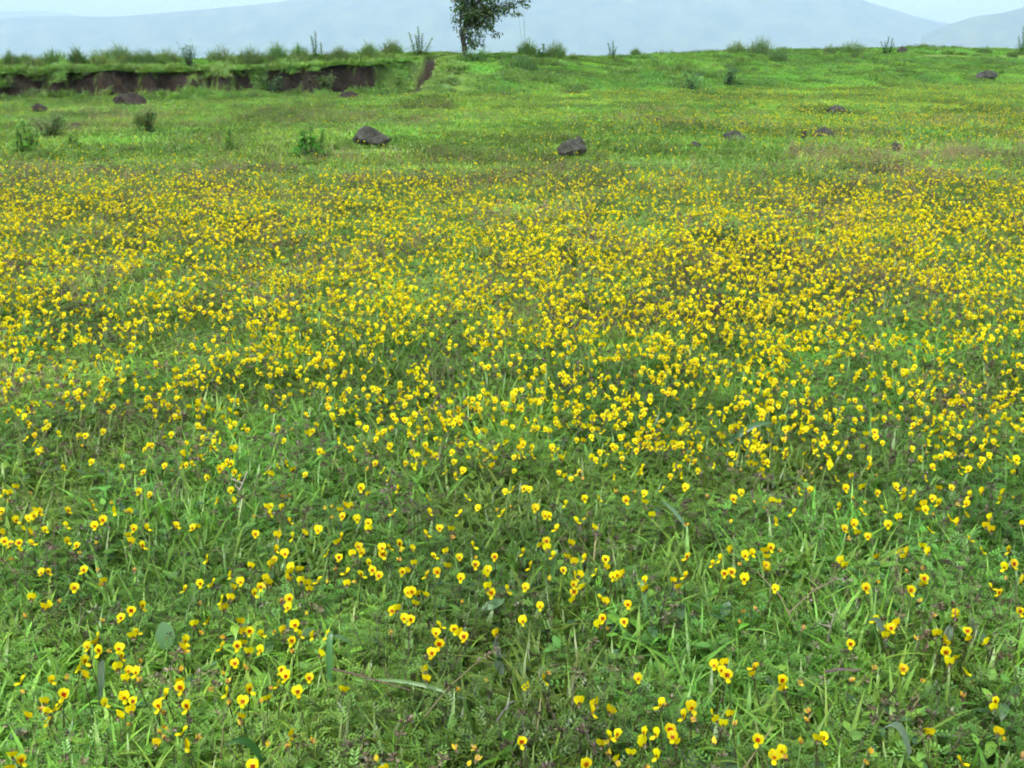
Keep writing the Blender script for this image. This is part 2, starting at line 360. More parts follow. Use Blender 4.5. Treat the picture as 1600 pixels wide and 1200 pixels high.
# ------------------------------------------------------------------ tree on the bank
def tree():
    Yt = 24.6; d = ray(727, 86); X0 = d[0] / d[1] * Yt; z0 = float(terrain(X0, Yt))
    u = Yt / FPX * 1.0
    root = empty('tree', (X0, Yt, z0))
    r = random.Random(4)
    T = MB()
    pts = [(0, 0, -.1), (.0, 0, .12), (-.02, .0, .28), (-.055, .02, .42), (-.03, .04, .6), (.05, .05, .85), (.16, .02, 1.15), (.25, 0, 1.5), (.36, .05, 1.9), (.42, 0, 2.4)]
    T.tube(pts, [.085, .066, .058, .053, .048, .042, .036, .028, .02, .008], 8)
    T.build('trunk', M_BARK, root, True)
    limbs = [((-.045, .03, .5), (-.10, .0, .72), (-.10, -.05, 1.0), (-.06, -.1, 1.35)),
             ((.02, .05, .78), (.26, .15, .92), (.46, .2, 1.02), (.62, .25, .98)),
             ((.06, .05, .9), (-.02, .1, 1.2), (-.08, .2, 1.5), (-.12, .3, 1.9)),
             ((.16, .02, 1.15), (.5, -.1, 1.35), (.85, -.2, 1.5), (1.2, -.25, 1.52)),
             ((.2, .0, 1.3), (.55, .3, 1.55), (.9, .4, 1.8), (1.15, .5, 2.1)),
             ((.25, 0, 1.5), (.0, -.3, 1.75), (-.2, -.4, 2.1), (-.35, -.45, 2.4)),
             ((.3, .02, 1.7), (.6, -.25, 2.0), (.85, -.3, 2.4), (.95, -.35, 2.7)),
             ((.0, .04, .7), (.14, -.12, .82), (.27, -.2, .83), (.42, -.22, .74)),
             ((.36, .05, 1.9), (.25, .3, 2.3), (.2, .45, 2.7), (.25, .5, 2.95))]
    ends = []
    C = MB()
    def leaves(p, n, sp):
        for _ in range(n):
            q = Vector(p) + Vector((r.gauss(0, sp), r.gauss(0, sp), r.gauss(0, sp * .75)))
            dd = Vector((r.uniform(-1, 1), r.uniform(-1, 1), r.uniform(-.9, .35)))
            c = jit(r.choice([(.042, .098, .026), (.055, .120, .030), (.075, .145, .036), (.034, .08, .024), (.08, .10, .04)]), .25, r)
            C.leaf(q, dd, (r.uniform(-.6, .6), r.uniform(-.6, .6), 1), r.uniform(.055, .11), r.uniform(.028, .05), c, r.uniform(0, .5))
    for l in limbs:
        B = MB(); B.tube(l, [.026, .02, .014, .006], 6)
        pl = [Vector(a) for a in l]
        for k in range(11):
            t_ = r.uniform(.25, 1.0) * 3; i = min(2, int(t_)); q = pl[i].lerp(pl[i + 1], t_ - i)
            e = q + Vector((r.uniform(-.16, .26), r.uniform(-.3, .3), r.uniform(-.12, .22)))
            mid = q.lerp(e, .5) + Vector((0, 0, .03))
            B.tube([q, mid, e], [.008, .006, .003], 4)
            leaves(e, 20, .065); leaves(mid, 9, .05)
        leaves(pl[-1], 45, .12)
        B.build('branch', M_BARK, root, True)
    B = MB(); tk = [Vector(q) for q in pts]
    for cx, cy_, n_, sp_ in [(733, 68, 20, .06), (744, 64, 18, .06), (724, 58, 18, .05), (735, 62, 34, .07), (742, 52, 34, .08), (727, 47, 30, .07), (714, 52, 14, .05), (735, 37, 60, .10), (750, 36, 50, .09), (761, 41, 26, .06), (767, 52, 22, .05), (722, 27, 50, .10), (716, 13, 36, .08),
                          (740, 23, 80, .11), (756, 22, 80, .11), (768, 12, 70, .11), (781, 17, 60, .09), (790, 10, 50, .09), (797, 23, 28, .06), (806, 6, 40, .08), (813, 12, 8, .03), (709, 2, 24, .06), (735, 8, 80, .12), (752, 4, 80, .12)]:
        e = Vector(((cx - 722) * .0157, r.uniform(-.22, .22), (86 - cy_) * .0157))
        q = min(tk[2:8], key=lambda p_: abs(p_.z - e.z * .75)); mid = q.lerp(e, .5) + Vector((0, 0, .05))
        B.tube([q, mid, e], [.012, .008, .003], 4); leaves(e, int(n_ * 1.6), sp_); leaves(mid, n_ // 2, .06)
    B.build('branch', M_BARK, root, True)
    for k in range(44):                            # dense middle of the crown
        leaves((r.uniform(.05, .75), r.uniform(-.3, .3), r.uniform(.9, 2.6)), 30, .11)
    C.build('crown', M_LEAF, root)
    tag(root, 'small leaning tree with dark leafy crown standing on the bank', 'tree')
tree()

# ------------------------------------------------------------------ shrubs, weeds and tussocks
def place(px, py, Yfix=None):
    if Yfix is None: return at(px, py)
    d = ray(px, py); x = d[0] / d[1] * Yfix; return np.array([x, Yfix, float(terrain(x, Yfix))])
def tussock(px, py, hpx, wpx, label, Yfix=None, seed=0, col=(.10, .19, .045), n=190, stalks=0):
    p = place(px, py, Yfix); k = p[1] / FPX; H, W = hpx * k * 1.15 + .07, wpx * k * 1.2; r = random.Random(seed * 13 + px)
    m = MB()
    for i in range(int(n * 1.7)):
        a = r.uniform(0, 2 * math.pi); q0 = math.sqrt(r.random()); rad = W * .40 * q0; b = Vector((math.cos(a) * rad, math.sin(a) * rad * .8, -.02))
        L = H * r.uniform(.30, 1.12) * (1.05 - .5 * q0)
        out = Vector((math.cos(a), math.sin(a), 0)) * r.uniform(.0, .55) * L * q0 + Vector((r.uniform(-.22, .22), r.uniform(-.2, .2), 0)) * L
        pts = [b, b + out * .25 + Vector((0, 0, L * .5)), b + out * .65 + Vector((0, 0, L * .85)), b + out * 1.2 + Vector((0, 0, L * r.uniform(.88, 1.05)))]
        w = r.uniform(.0025, .0065); s = Vector((r.uniform(-1, 1), r.uniform(-.6, .6), 0)).normalized() * w
        c = jit(col if r.random() > .15 else (.20, .19, .08), .35, r)
        m.add([pts[0] - s, pts[0] + s, pts[1] + s, pts[1] - s, pts[2] + s * .6, pts[2] - s * .6, pts[3]], [(0, 1, 2, 3), (3, 2, 4, 5), (5, 4, 6)], c)
    for i in range(stalks):
        x1 = r.uniform(-.5, .5) * W; m.tube([(x1 * .3, 0, 0), (x1 * .7, 0, H), (x1 * 1.1, .02, H * 2.3)], [.004, .003, .002], 4, (.07, .08, .04))
    o = m.build('grass_tussock', M_LEAF); o.location = p; tag(o, label, 'tussock', 'grass tussocks on the bank and slope'); return o
def spire_weed(px, py, hpx, wpx, label, nst=3, Yfix=None, seed=0, col=(.045, .10, .028), leaf=.06, name='leafy_weed', upright=.12):
    p = place(px, py, Yfix); k = p[1] / FPX; H, W = hpx * k + .06, wpx * k; r = random.Random(seed * 31 + px)
    root = empty(name, p); F = MB()
    for i in range(nst):
        tx = ((i + .5) / nst - .5) * W * .9 + r.uniform(-.1, .1) * W; h = H * (1 if i == nst // 2 else r.uniform(.6, .95))
        pts = [(tx * .35, 0, -.02), (tx * .6 + r.uniform(-.02, .02), r.uniform(-.05, .05), h * .45), (tx + r.uniform(-.03, .03), r.uniform(-.08, .08), h)]
        S_ = MB(); S_.tube(pts, [.011, .008, .003], 5, (.06, .07, .03)); S_.build('stem', M_LEAF, root)
        leaf_ = leaf * 1.5; nl = max(26, int(h / leaf * 13))
        for j in range(nl):
            t_ = .12 + .88 * (j / nl); q = Vector(pts[0]).lerp(Vector(pts[1]), t_ * 2) if t_ < .5 else Vector(pts[1]).lerp(Vector(pts[2]), t_ * 2 - 1)
            a = j * 2.4 + r.uniform(-.4, .4); up = r.uniform(.15, .9)
            F.leaf(q, (math.cos(a), math.sin(a), up), (0, 0, 1), leaf_ * r.uniform(.7, 1.3) * (1.15 - .6 * t_), leaf_ * r.uniform(.22, .34), jit(tuple(2.7 * q_ for q_ in col[:2]) + (1.6 * col[2],), .3, r), r.uniform(.1, .5))
    for j in range(int(90 * nst ** .5)):
        a, q_ = r.uniform(0, 6.28), math.sqrt(r.random())
        F.leaf((math.cos(a) * q_ * W * .5, math.sin(a) * q_ * W * .4, r.uniform(.02, .55) * H * (1.1 - .6 * q_)), (math.cos(a + r.uniform(-1, 1)), math.sin(a), r.uniform(.1, 1.2)), (0, 0, 1), leaf * r.uniform(.8, 1.5), leaf * r.uniform(.22, .36), jit(tuple(2.7 * c_ for c_ in col[:2]) + (1.6 * col[2],), .3, r), .25)
    F.build('foliage', M_LEAF, root)
    tag(root, label, 'weed', 'leafy weeds'); return root
def bush(px, py, hpx, wpx, label, Yfix=None, seed=0, col=(.040, .085, .026), leaf=.05, n=700, col2=None, name='bush'):
    p = place(px, py, Yfix); k = p[1] / FPX; H, W = hpx * k + .05, wpx * k; r = random.Random(seed * 17 + px)
    root = empty(name, p); F = MB()
    for i in range(7):
        a = r.uniform(0, 6.28); e = Vector((math.cos(a) * W * .33, math.sin(a) * W * .25, H * r.uniform(.55, .95)))
        S_ = MB(); S_.tube([(0, 0, -.02), e * .5 + Vector((0, 0, H * .12)), e], [.012, .008, .003], 5, (.05, .045, .03)); S_.build('stem', M_LEAF, root)
        for j in range(n // 7):
            t_ = r.random() ** .6; q = e * t_ + Vector((r.gauss(0, W * .10), r.gauss(0, W * .09), r.gauss(0, H * .11)))
            q.z = max(q.z, .01)
            c = jit(tuple(2.8 * q_ for q_ in (col if col2 is None or r.random() > .35 else col2)), .3, r)
            F.leaf(q, (r.uniform(-1, 1), r.uniform(-1, 1), r.uniform(-.2, 1)), (0, 0, 1), leaf * r.uniform(.6, 1.4), leaf * r.uniform(.2, .36), c, .2)
    F.build('foliage', M_LEAF, root)
    tag(root, label, 'bush', 'bushes'); return root
def bk(px, s=2.6):   # depth of a spot on top of the bank, s metres behind its foot
    d = ray(px, 100); y = 22.0
    for _ in range(5): y = float(yb(d[0] / d[1] * y)) + s
    return y
for i, (x, y, h, w, lab) in enumerate([
        (18, 101, 24, 20, 'first grass tussock from the left on the bank top, narrow and dark'),
        (41, 101, 18, 24, 'second grass tussock from the left on the bank top, low and wide'),
        (85, 99, 22, 44, 'third grass tussock from the left on the bank top, wide'),
        (121, 99, 25, 18, 'fourth grass tussock from the left on the bank top, narrow and dark'),
        (160, 98, 23, 34, 'fifth grass tussock from the left on the bank top, olive'),
        (188, 97, 27, 36, 'sixth grass tussock from the left on the bank top, taller and feathery'),
        (226, 98, 22, 44, 'seventh grass tussock from the left on the bank top, broad'),
        (262, 98, 22, 36, 'eighth grass tussock from the left, just left of the dark bank bush'),
        (345, 96, 24, 40, 'grass tussock on the bank top just right of the dark bank bush'),
        (392, 95, 28, 38, 'tall dense grass tussock on the bank top above the middle cut face'),
        (434, 96, 31, 23, 'tall narrow dark grass tussock on the bank top'),
        (468, 96, 24, 24, 'grass tussock on the bank top just left of the spired weed'),
        (531, 94, 22, 22, 'grass tussock on the bank top just right of the spired weed'),
        (577, 92, 24, 28, 'left of two feathery tussocks above the right end of the cut'),
        (613, 92, 26, 30, 'right of two feathery tussocks above the right end of the cut')]):
    tussock(x, y, h, w, lab, bk(x, 2.2 + .5 * (i % 3)), i, (.115, .23, .05) if i % 3 else (.08, .17, .04), n=380)
for i, (x, y, h, w, lab, yf, st) in enumerate([
        (824, 86, 24, 26, 'feathery tussock with tall bare stalks right of the tree', 26.5, 3),
        (868, 86, 22, 30, 'feathery tussock right of the broad-leaved sprout on the crest', 26.5, 0),
        (818, 109, 22, 40, 'wide low tussock on the slope below the stalky tussock', None, 0),
        (993, 89, 13, 14, 'small sparse tussock on the crest right of the small crest weed', 30, 0),
        (1150, 87, 20, 24, 'left of two tussocks standing together on the slope crest', 32, 0),
        (1187, 84, 26, 36, 'larger dark tussock of two standing together on the slope crest', 32, 0),
        (1215, 98, 22, 24, 'tussock on the slope just below the two crest tussocks', None, 0),
        (1296, 79, 13, 18, 'small faint tussock on the crest left of the wide one', 33.5, 0),
        (1331, 79, 19, 38, 'wide feathery tussock on the crest left of the short crest weed', 33.5, 0),
        (1540, 74, 10, 22, 'low dark tussock on the crest near the right edge', 35, 0)]):
    tussock(x, y, h, w, lab, yf, 40 + i, (.105, .22, .05), n=320, stalks=st)
spire_weed(497, 97, 40, 34, 'spired leafy weed rising highest on the left bank top', 3, bk(497, 2.4), 1)
spire_weed(656, 90, 38, 42, 'clump of upright leafy stems on the bank top above the dirt path', 5, bk(656, 3.4), 2)
spire_weed(845, 86, 18, 16, 'broad-leaved sprout between two feathery tussocks on the crest', 2, 26.2, 3, leaf=.10)
spire_weed(956, 93, 26, 22, 'small leafy weed alone on the crest right of the tree', 3, 27.5, 4)
spire_weed(1386, 83, 23, 26, 'short many-stemmed weed on the crest beside the small rock', 5, 34.0, 5)
spire_weed(1596, 76, 36, 18, 'tall spired weed on the crest at the right edge', 3, 35.0, 6)
spire_weed(485, 252, 44, 54, 'tall leafy weed of several stems left of the largest boulder', 5, None, 7, (.055, .13, .03), .075)
spire_weed(360, 241, 30, 16, 'single slender sapling in the meadow left of the tall leafy weed', 2, None, 8, (.05, .12, .03), .06)
spire_weed(42, 243, 44, 48, 'bright leafy weed at the far left in front of the brownish bush', 5, None, 9, (.055, .125, .035), .065)
spire_weed(116, 233, 15, 16, 'tiny leafy weed right of the bright weed at far left', 3, None, 10, (.05, .12, .03), .05)
bush(76, 219, 32, 62, 'brownish green round bush behind the bright weed at far left', None, 1, (.042, .088, .026), .045, 1500, (.07, .075, .03))
bush(231, 211, 36, 54, 'olive green bush with yellow tips below the brown earth mound', None, 2, (.045, .095, .026), .05, 1500, (.085, .10, .03))
bush(297, 113, 34, 34, 'dark green bush growing at the lip of the eroded bank', bk(297, 1.25), 3, (.030, .068, .022), .06, 600)
bush(1080, 142, 27, 40, 'pale green bush at the foot of the slope', None, 4, (.05, .115, .035), .06, 600)
bush(1138, 134, 29, 36, 'dark bush on the slope right of the pale green bush', None, 5, (.028, .062, .022), .06, 700)
bush(742, 92, 20, 54, 'low bush around the foot of the tree', 24.2, 6, (.05, .105, .028), .06, 600)
bush(425, 148, 26, 40, 'bluish green bush in front of the bare cut face', None, 7, (.045, .095, .035), .06, 500)
bush(510, 142, 20, 46, 'yellowish green bush in front of the cut face right of the bluish one', None, 8, (.07, .115, .028), .06, 500)

# ------------------------------------------------------------------ grass and flower prototypes (not in the scene themselves)
G1, G2, G3 = (.178, .330, .043), (.140, .270, .039), (.188, .352, .055)
HB, HB2 = (.116, .258, .042), (.140, .290, .062)
BR, BR2, STRAW = (.175, .150, .088), (.215, .17, .115), (.30, .26, .14)
def proto_grass(seed, n=38, lo=.055, hi=.150, wid=(.003, .0080), rad=.085, lean=.9):
    r = random.Random(seed); m = MB()
    for i in range(n):
        a = r.uniform(0, 6.28); rr = rad * math.sqrt(r.random()); b = Vector((math.cos(a) * rr, math.sin(a) * rr, -.005))
        d = r.uniform(0, 6.28); L = r.uniform(lo, hi); ln = r.uniform(.15, lean); w = r.uniform(*wid) * .5
        h = Vector((math.cos(d), math.sin(d), 0)); s = Vector((-h.y, h.x, 0))
        c = jit(r.choice([G1, G1, G2, G3, HB]), .25, r)
        vs_, fs = [], []; S_ = 4
        for j in range(S_):
            t_ = j / S_; q = b + h * (L * ln * t_ ** 1.7) + Vector((0, 0, L * (t_ - .42 * ln * t_ ** 2.2)))
            ww = w * (1 - t_ ** 3) * (.7 + .6 * min(1, t_ * 3))
            vs_ += [q - s * ww + Vector((0, 0, ww * .4)), q + s * ww + Vector((0, 0, ww * .4))]
        vs_.append(b + h * (L * ln) + Vector((0, 0, L * (1 - .42 * ln))))
        for j in range(S_ - 1): fs.append((2 * j, 2 * j + 1, 2 * j + 3, 2 * j + 2))
        fs.append((2 * S_ - 2, 2 * S_ - 1, 2 * S_))
        m.add(vs_, fs, c)
    return m
def proto_herb(seed, n=13, lo=.05, hi=.13, rad=.085, brown=.12, nl=7, pairs=4, big=1.0):
    r = random.Random(seed); m = MB()
    for i in range(n):
        a = r.uniform(0, 6.28); rr = rad * math.sqrt(r.random()); b = Vector((math.cos(a) * rr, math.sin(a) * rr, 0))
        h = r.uniform(lo, hi); tip = b + Vector((r.uniform(-.04, .04), r.uniform(-.04, .04), h))
        m.tube([b, b.lerp(tip, .5) + Vector((r.uniform(-.008, .008), 0, 0)), tip], [.0012, .001, .0006], 3, (.09, .075, .045))
        for j in range(nl):
            q = b.lerp(tip, .2 + .8 * j / (nl - 1)); an = j * 2.4 + r.uniform(-.5, .5)
            d = Vector((math.cos(an), math.sin(an), r.uniform(.0, .7))).normalized(); s = d.cross(Vector((0, 0, 1))).normalized(); L = r.uniform(.018, .032)
            c = jit(r.choice([HB, HB, HB2, G2]), .25, r)
            for k in range(pairs):
                c0 = q + d * (L * (.25 + .75 * k / (pairs - 1))) - Vector((0, 0, .15 * L * (k / (pairs - 1)) ** 2)); ll = r.uniform(.007, .010) * big
                for sg in (-1, 1):
                    dd = (s * sg + d * .45 + Vector((0, 0, .25))).normalized(); e = c0 + dd * ll; sd = d * (.0021 * big)
                    m.add([c0, c0 + dd * ll * .55 - sd, e, c0 + dd * ll * .55 + sd], [(0, 1, 2, 3)], c)
        if r.random() < brown:
            bud_cluster(m, tip, r)
    return m
def bud_cluster(m, p, r, n=9, s=.010):
    for k in range(n):
        d = Vector((r.uniform(-1, 1), r.uniform(-1, 1), r.uniform(-.3, 1))).normalized()
        m.leaf(Vector(p) + d * s * .2, d, (r.uniform(-1, 1), r.uniform(-1, 1), .3), s * r.uniform(.7, 1.2), s * .4, jit(r.choice([BR, BR2, (.10, .085, .05), (.075, .06, .045)]), .3, r), .1)
def proto_brown(seed, n=7, lo=.08, hi=.15, rad=.08):
    r = random.Random(seed); m = proto_herb(seed + 50, 5, .04, .09, nl=5, pairs=3, big=1.3)
    for i in range(n):
        a = r.uniform(0, 6.28); rr = rad * math.sqrt(r.random()); b = Vector((math.cos(a) * rr, math.sin(a) * rr, 0))
        tip = b + Vector((r.uniform(-.04, .04), r.uniform(-.04, .04), r.uniform(lo, hi)))
        m.tube([b, b.lerp(tip, .5), tip], [.0012, .001, .0008], 3, BR); bud_cluster(m, tip, r, 14, .011)
        if r.random() < .6: bud_cluster(m, b.lerp(tip, .75), r, 8, .010)
    return m
def proto_panicle(seed, n=9, lo=.11, hi=.20, rad=.08):
    r = random.Random(seed); m = proto_grass(seed + 9, 10, .05, .11, (.002, .004))
    for i in range(n):
        a = r.uniform(0, 6.28); rr = rad * math.sqrt(r.random()); b = Vector((math.cos(a) * rr, math.sin(a) * rr, 0))
        h = r.uniform(lo, hi); tip = b + Vector((r.uniform(-.07, .07), r.uniform(-.07, .07), h)); c = jit(r.choice([BR, BR2, STRAW]), .2, r)
        m.tube([b, b.lerp(tip, .5), tip], [.0009, .0008, .0004], 3, c)
        for k in range(12):
            q = b.lerp(tip, .5 + .5 * k / 11); d = Vector((r.uniform(-1, 1), r.uniform(-1, 1), r.uniform(.1, 1))).normalized(); L = r.uniform(.006, .02)
            m.leaf(q, d, (0, 0, 1), L, .0016, c, 0, 2, .5); m.leaf(q + d * L * .7, d, (1, 0, 0), .004, .002, jit(BR2, .2, r), 0, 2, .5)
    return m
def proto_broad(seed, n=11, rad=.075):
    r = random.Random(seed); m = proto_herb(seed + 3, 3, .04, .08)
    for i in range(n):
        a = r.uniform(0, 6.28); rr = rad * math.sqrt(r.random()); b = Vector((math.cos(a) * rr, math.sin(a) * rr, r.uniform(.02, .075)))
        d = r.uniform(0, 6.28); c = jit(r.choice([G1, G3, HB2, (.075, .16, .075)]), .2, r)
        m.leaf(b, (math.cos(d), math.sin(d), r.uniform(.0, .9)), (0, 0, 1), r.uniform(.022, .048), r.uniform(.010, .019), c, r.uniform(.1, .5), 4)
    return m
def proto_short(seed, n=60, rad=.13):
    r = random.Random(seed); m = MB()
    for i in range(n):
        a = r.uniform(0, 6.28); rr = rad * math.sqrt(r.random()); b = Vector((math.cos(a) * rr, math.sin(a) * rr, -.01))
        d = r.uniform(0, 6.28); L = r.uniform(.04, .10); h = Vector((math.cos(d), math.sin(d), 0)); s = Vector((-h.y, h.x, 0)) * r.uniform(.003, .006)
        c = jit(r.choice([G1, G1, G2, G3]), .25, r); q = b + h * L * .25 + Vector((0, 0, L * .6)); e = b + h * L * r.uniform(.4, .9) + Vector((0, 0, L * r.uniform(.7, 1)))
        m.add([b - s, b + s, q + s * .8, q - s * .8, e], [(0, 1, 2, 3), (3, 2, 4)], c)
    return m
def add_proto(col, name, m, mats):
    col.objects.link(bpy.data.objects.new(name, m.mesh(name, mats)))
def arrays(m):
    T = []
    for f in m.f:
        for k in range(1, len(f) - 1): T.append((f[0], f[k], f[k + 1]))
    return np.array(m.v, np.float32), np.array(T, np.int32), np.array(m.c, np.float32)
KINDS = {}
for tagn, fn, cnt, kw in [('grass', proto_grass, 4, {}), ('herb', proto_herb, 4, {}), ('herblite', proto_herb, 4, dict(n=10, nl=5, pairs=3, big=1.45)), ('brown', proto_brown, 3, {}),
                          ('panicle', proto_panicle, 3, {}), ('broad', proto_broad, 3, {}), ('short', proto_short, 3, {})]:
    KINDS[tagn] = [arrays(fn(100 + 7 * k + 31 * len(KINDS), **kw)) for k in range(cnt)]
plants = bpy.data.collections.new('plant_prototypes')
PATCH = {}
def patch(key, size, dens, probs, s0, s1, hk, count):
    """a square of meadow: many single plants in one mesh"""
    names = list(probs); pw = np.array([probs[k] for k in names], float); pw /= pw.sum()
    for c in range(count):
        VV, TT, CC, base = [], [], [], 0
        n = int(dens * size * size)
        for j in range(n):
            kind = names[rng.choice(len(names), p=pw)]; V_, T_, C_ = KINDS[kind][rng.integers(len(KINDS[kind]))]
            a, sc = rng.uniform(0, 6.283), rng.uniform(s0, s1); ca_, sa = math.cos(a) * sc, math.sin(a) * sc
            x, y = rng.uniform(-.5, .5, 2) * (size + .05)
            lx, ly = rng.uniform(-.22, .22, 2)
            zz = V_[:, 2] * sc * hk * rng.uniform(.75, 1.2)
            VV.append(np.stack([V_[:, 0] * ca_ - V_[:, 1] * sa + x + zz * lx, V_[:, 0] * sa + V_[:, 1] * ca_ + y + zz * ly, zz], -1))
            TT.append(T_ + base); base += len(V_)
            br_ = rng.uniform(.78, 1.22) * (1 + rng.uniform(-.10, .10, 3)); CC.append(C_ * br_[None])
        V_, T_, C_ = np.concatenate(VV).astype(np.float32), np.concatenate(TT).astype(np.int32), np.concatenate(CC).astype(np.float32)
        me = bpy.data.meshes.new('meadow_patch'); me.vertices.add(len(V_)); me.vertices.foreach_set('co', V_.ravel())
        me.loops.add(T_.size); me.loops.foreach_set('vertex_index', T_.ravel())
        me.polygons.add(len(T_)); me.polygons.foreach_set('loop_start', np.arange(0, T_.size, 3, dtype=np.int32))
        at_ = me.color_attributes.new('Col', 'FLOAT_COLOR', 'POINT'); at_.data.foreach_set('color', np.concatenate([C_, np.ones((len(C_), 1), np.float32)], 1).ravel())
        me.update(calc_edges=True); me.materials.append(M_GRASS)
        k = sum(len(v) for v in PATCH.values())
        plants.objects.link(bpy.data.objects.new(f'patch_{k:03d}', me)); PATCH.setdefault(key, []).append(k)
patch('near_lush', .42, 400, dict(grass=.50, herb=.28, brown=.04, panicle=.02, broad=.16), .8, 1.2, 1, 4)
patch('near_mixed', .42, 390, dict(grass=.32, herb=.40, brown=.13, panicle=.07, broad=.08), .8, 1.2, 1, 4)
patch('near_dry', .42, 320, dict(grass=.10, herb=.40, brown=.28, panicle=.22), .8, 1.2, 1, 3)
patch('mid_lush', .6, 190, dict(grass=.42, herblite=.40, brown=.05, panicle=.03, broad=.10), .9, 1.3, 1, 3)
patch('mid_mixed', .6, 190, dict(grass=.22, herblite=.50, brown=.14, panicle=.11, broad=.03), .9, 1.3, 1, 3)
patch('mid_dry', .6, 180, dict(grass=.10, herblite=.42, brown=.22, panicle=.26), .9, 1.3, 1, 3)
patch('far_lush', 1.0, 95, dict(short=.75, grass=.12, herblite=.13), 1.0, 1.5, .75, 3)
patch('far_mixed', 1.0, 95, dict(short=.55, grass=.12, herblite=.18, panicle=.15), 1.0, 1.5, .75, 3)
patch('far_dry', 1.0, 90, dict(short=.35, herblite=.15, panicle=.40, brown=.10), 1.0, 1.5, .75, 3)
patch('bank', .7, 95, dict(short=1, grass=.06, herblite=.08), .9, 1.5, .6, 4)
patch('clump', .16, 300, dict(herblite=.7, grass=.2, broad=.2), .8, 1.3, .9, 4)
patch('sod', .2, 250, dict(short=1, grass=.3), .8, 1.3, .8, 3)

YEL, YEL2, ORG, RED = (.58, .515, .003), (.61, .56, .005), (.54, .33, .05), (.15, .018, .002)
def banner_mesh(m, seed, w=.0190, h=.0178, closed=0.0):
    """the round upright petal: stands in the xz plane, face towards -y, attached at the origin"""
    r = random.Random(seed); n = 14; vs_, cs = [(0, .0, .001)], [YEL]
    rings = ((.5, .0), (1.0, .0))
    for q, _ in rings:
        for k in range(n):
            a = 2 * math.pi * k / n; x = math.sin(a) * w * .5; z = h * .52 - math.cos(a) * h * .5
            if abs(a - math.pi) < .3: z -= .0016                       # notch at the top
            x *= 1 - closed * .6
            f = q * (1 + r.uniform(-.06, .06) * (q == 1))
            y = -.004 * q * q * abs(math.sin(a)) ** 2 + .0035 * (z / h) ** 2 * q * q - closed * .006 * abs(math.sin(a)) * q
            vs_.append((x * f, y + (r.uniform(-.0008, .0008) if q == 1 else 0), .001 + (z - 0) * f if q == 1 else .001 + h * .45 * .5 + (z - h * .5) * f)); cs.append(jit(YEL2 if q == 1 else (YEL[0] * .98, YEL[1] * .93, YEL[2]), .10, r))
    fs = []
    c0 = len(vs_); vs_.append((0, .0006, h * .42)); cs.append(YEL)
    for k in range(n):
        k2 = (k + 1) % n; fs += [(c0, 1 + k, 1 + k2), (1 + k, 1 + n + k, 1 + n + k2, 1 + k2)]
    m.add(vs_, fs, cs); return m
def blotch_mesh(m, s=1.0):
    """the red arch at the middle of the banner: two dark legs that meet above the keel"""
    pts = [(0, .0042), (.0009, .0030), (.0026, .0028), (.0034, .0050), (.0035, .0078), (.0022, .0098), (0, .0092), (-.0020, .0100), (-.0036, .0080), (-.0033, .0048), (-.0028, .0030), (-.0009, .0032)]
    n = len(pts); r = random.Random(int(s * 100))
    vs_ = [(0, -.0010, .0066)] + [(x * s * r.uniform(.9, 1.1), -.0012 - .0005 * abs(x) / .004, .001 + z * s) for x, z in pts]
    m.add(vs_, [(0, 1 + k, 1 + (k + 1) % n) for k in range(n)], [RED] + [jit((.34, .085, .003), .3, r) for _ in range(n)]); return m
def keel_mesh(m, seed):
    r = random.Random(seed)
    for sg in (-1, 1):                                                # the two wing petals closed over the keel
        vs_ = [(0, -.001, .003), (sg * .0038, -.0035, .0010), (sg * .0042, -.0075, -.0010), (sg * .0022, -.0105, -.0024), (0, -.011, -.0026), (0, -.008, .0016), (0, -.0045, .0034), (sg * .0026, -.0065, -.0038), (0, -.0085, -.0044)]
        m.add(vs_, [(0, 1, 5, 6), (1, 2, 5), (2, 3, 5), (3, 4, 5), (1, 7, 2), (2, 7, 3), (3, 7, 8, 4)], [jit(YEL2, .06, r) for _ in vs_])
    return m
def calyx_mesh(m, seed):
    r = random.Random(seed)
    for k in range(7):
        a = k * .9; d = Vector((math.cos(a) * .8, .9, math.sin(a) * .8 + .1)).normalized()
        m.leaf((0, -.001, .001), Vector((d.x * .6, .5, d.z)), (0, 1, 0), r.uniform(.006, .009), .0038, jit(r.choice([BR, (.085, .09, .045), (.10, .075, .05)]), .25, r), .1)
    return m
def wilt_mesh(m, seed):
    r = random.Random(seed)
    for k in range(4):
        a = k * 1.57 + r.uniform(-.4, .4)
        m.leaf((0, 0, 0), (math.cos(a) * .45, -.35 + math.sin(a) * .4, .8), (math.cos(a), math.sin(a), 0), r.uniform(.010, .014), r.uniform(.005, .008), jit(r.choice([ORG, (.52, .36, .12), (.58, .44, .03)]), .12, r), r.uniform(-.3, .3))
    return m
def add_stem(m, L=.07):
    m.tube([(0, .001, .001), (0, .006, -.008), (0, .006, -L)], [.0007, .0007, .0009], 3, (.085, .075, .035))
blooms = bpy.data.collections.new('bloom_prototypes')
for k in range(4):
    m = MB(); banner_mesh(m, 60 + k); blotch_mesh(m, (.8, .65, .9, .72)[k]); keel_mesh(m, k); calyx_mesh(m, k); add_proto(blooms, f'bloom_{k}', m, [M_PETAL])
m = MB(); banner_mesh(m, 71, closed=.9); keel_mesh(m, 7); calyx_mesh(m, 7); add_proto(blooms, 'bloom_4', m, [M_PETAL])
m = MB(); wilt_mesh(m, 81); calyx_mesh(m, 8); add_proto(blooms, 'bloom_5', m, [M_PETAL])
m = MB(); wilt_mesh(m, 92); calyx_mesh(m, 9); add_proto(blooms, 'bloom_6', m, [M_PETAL])

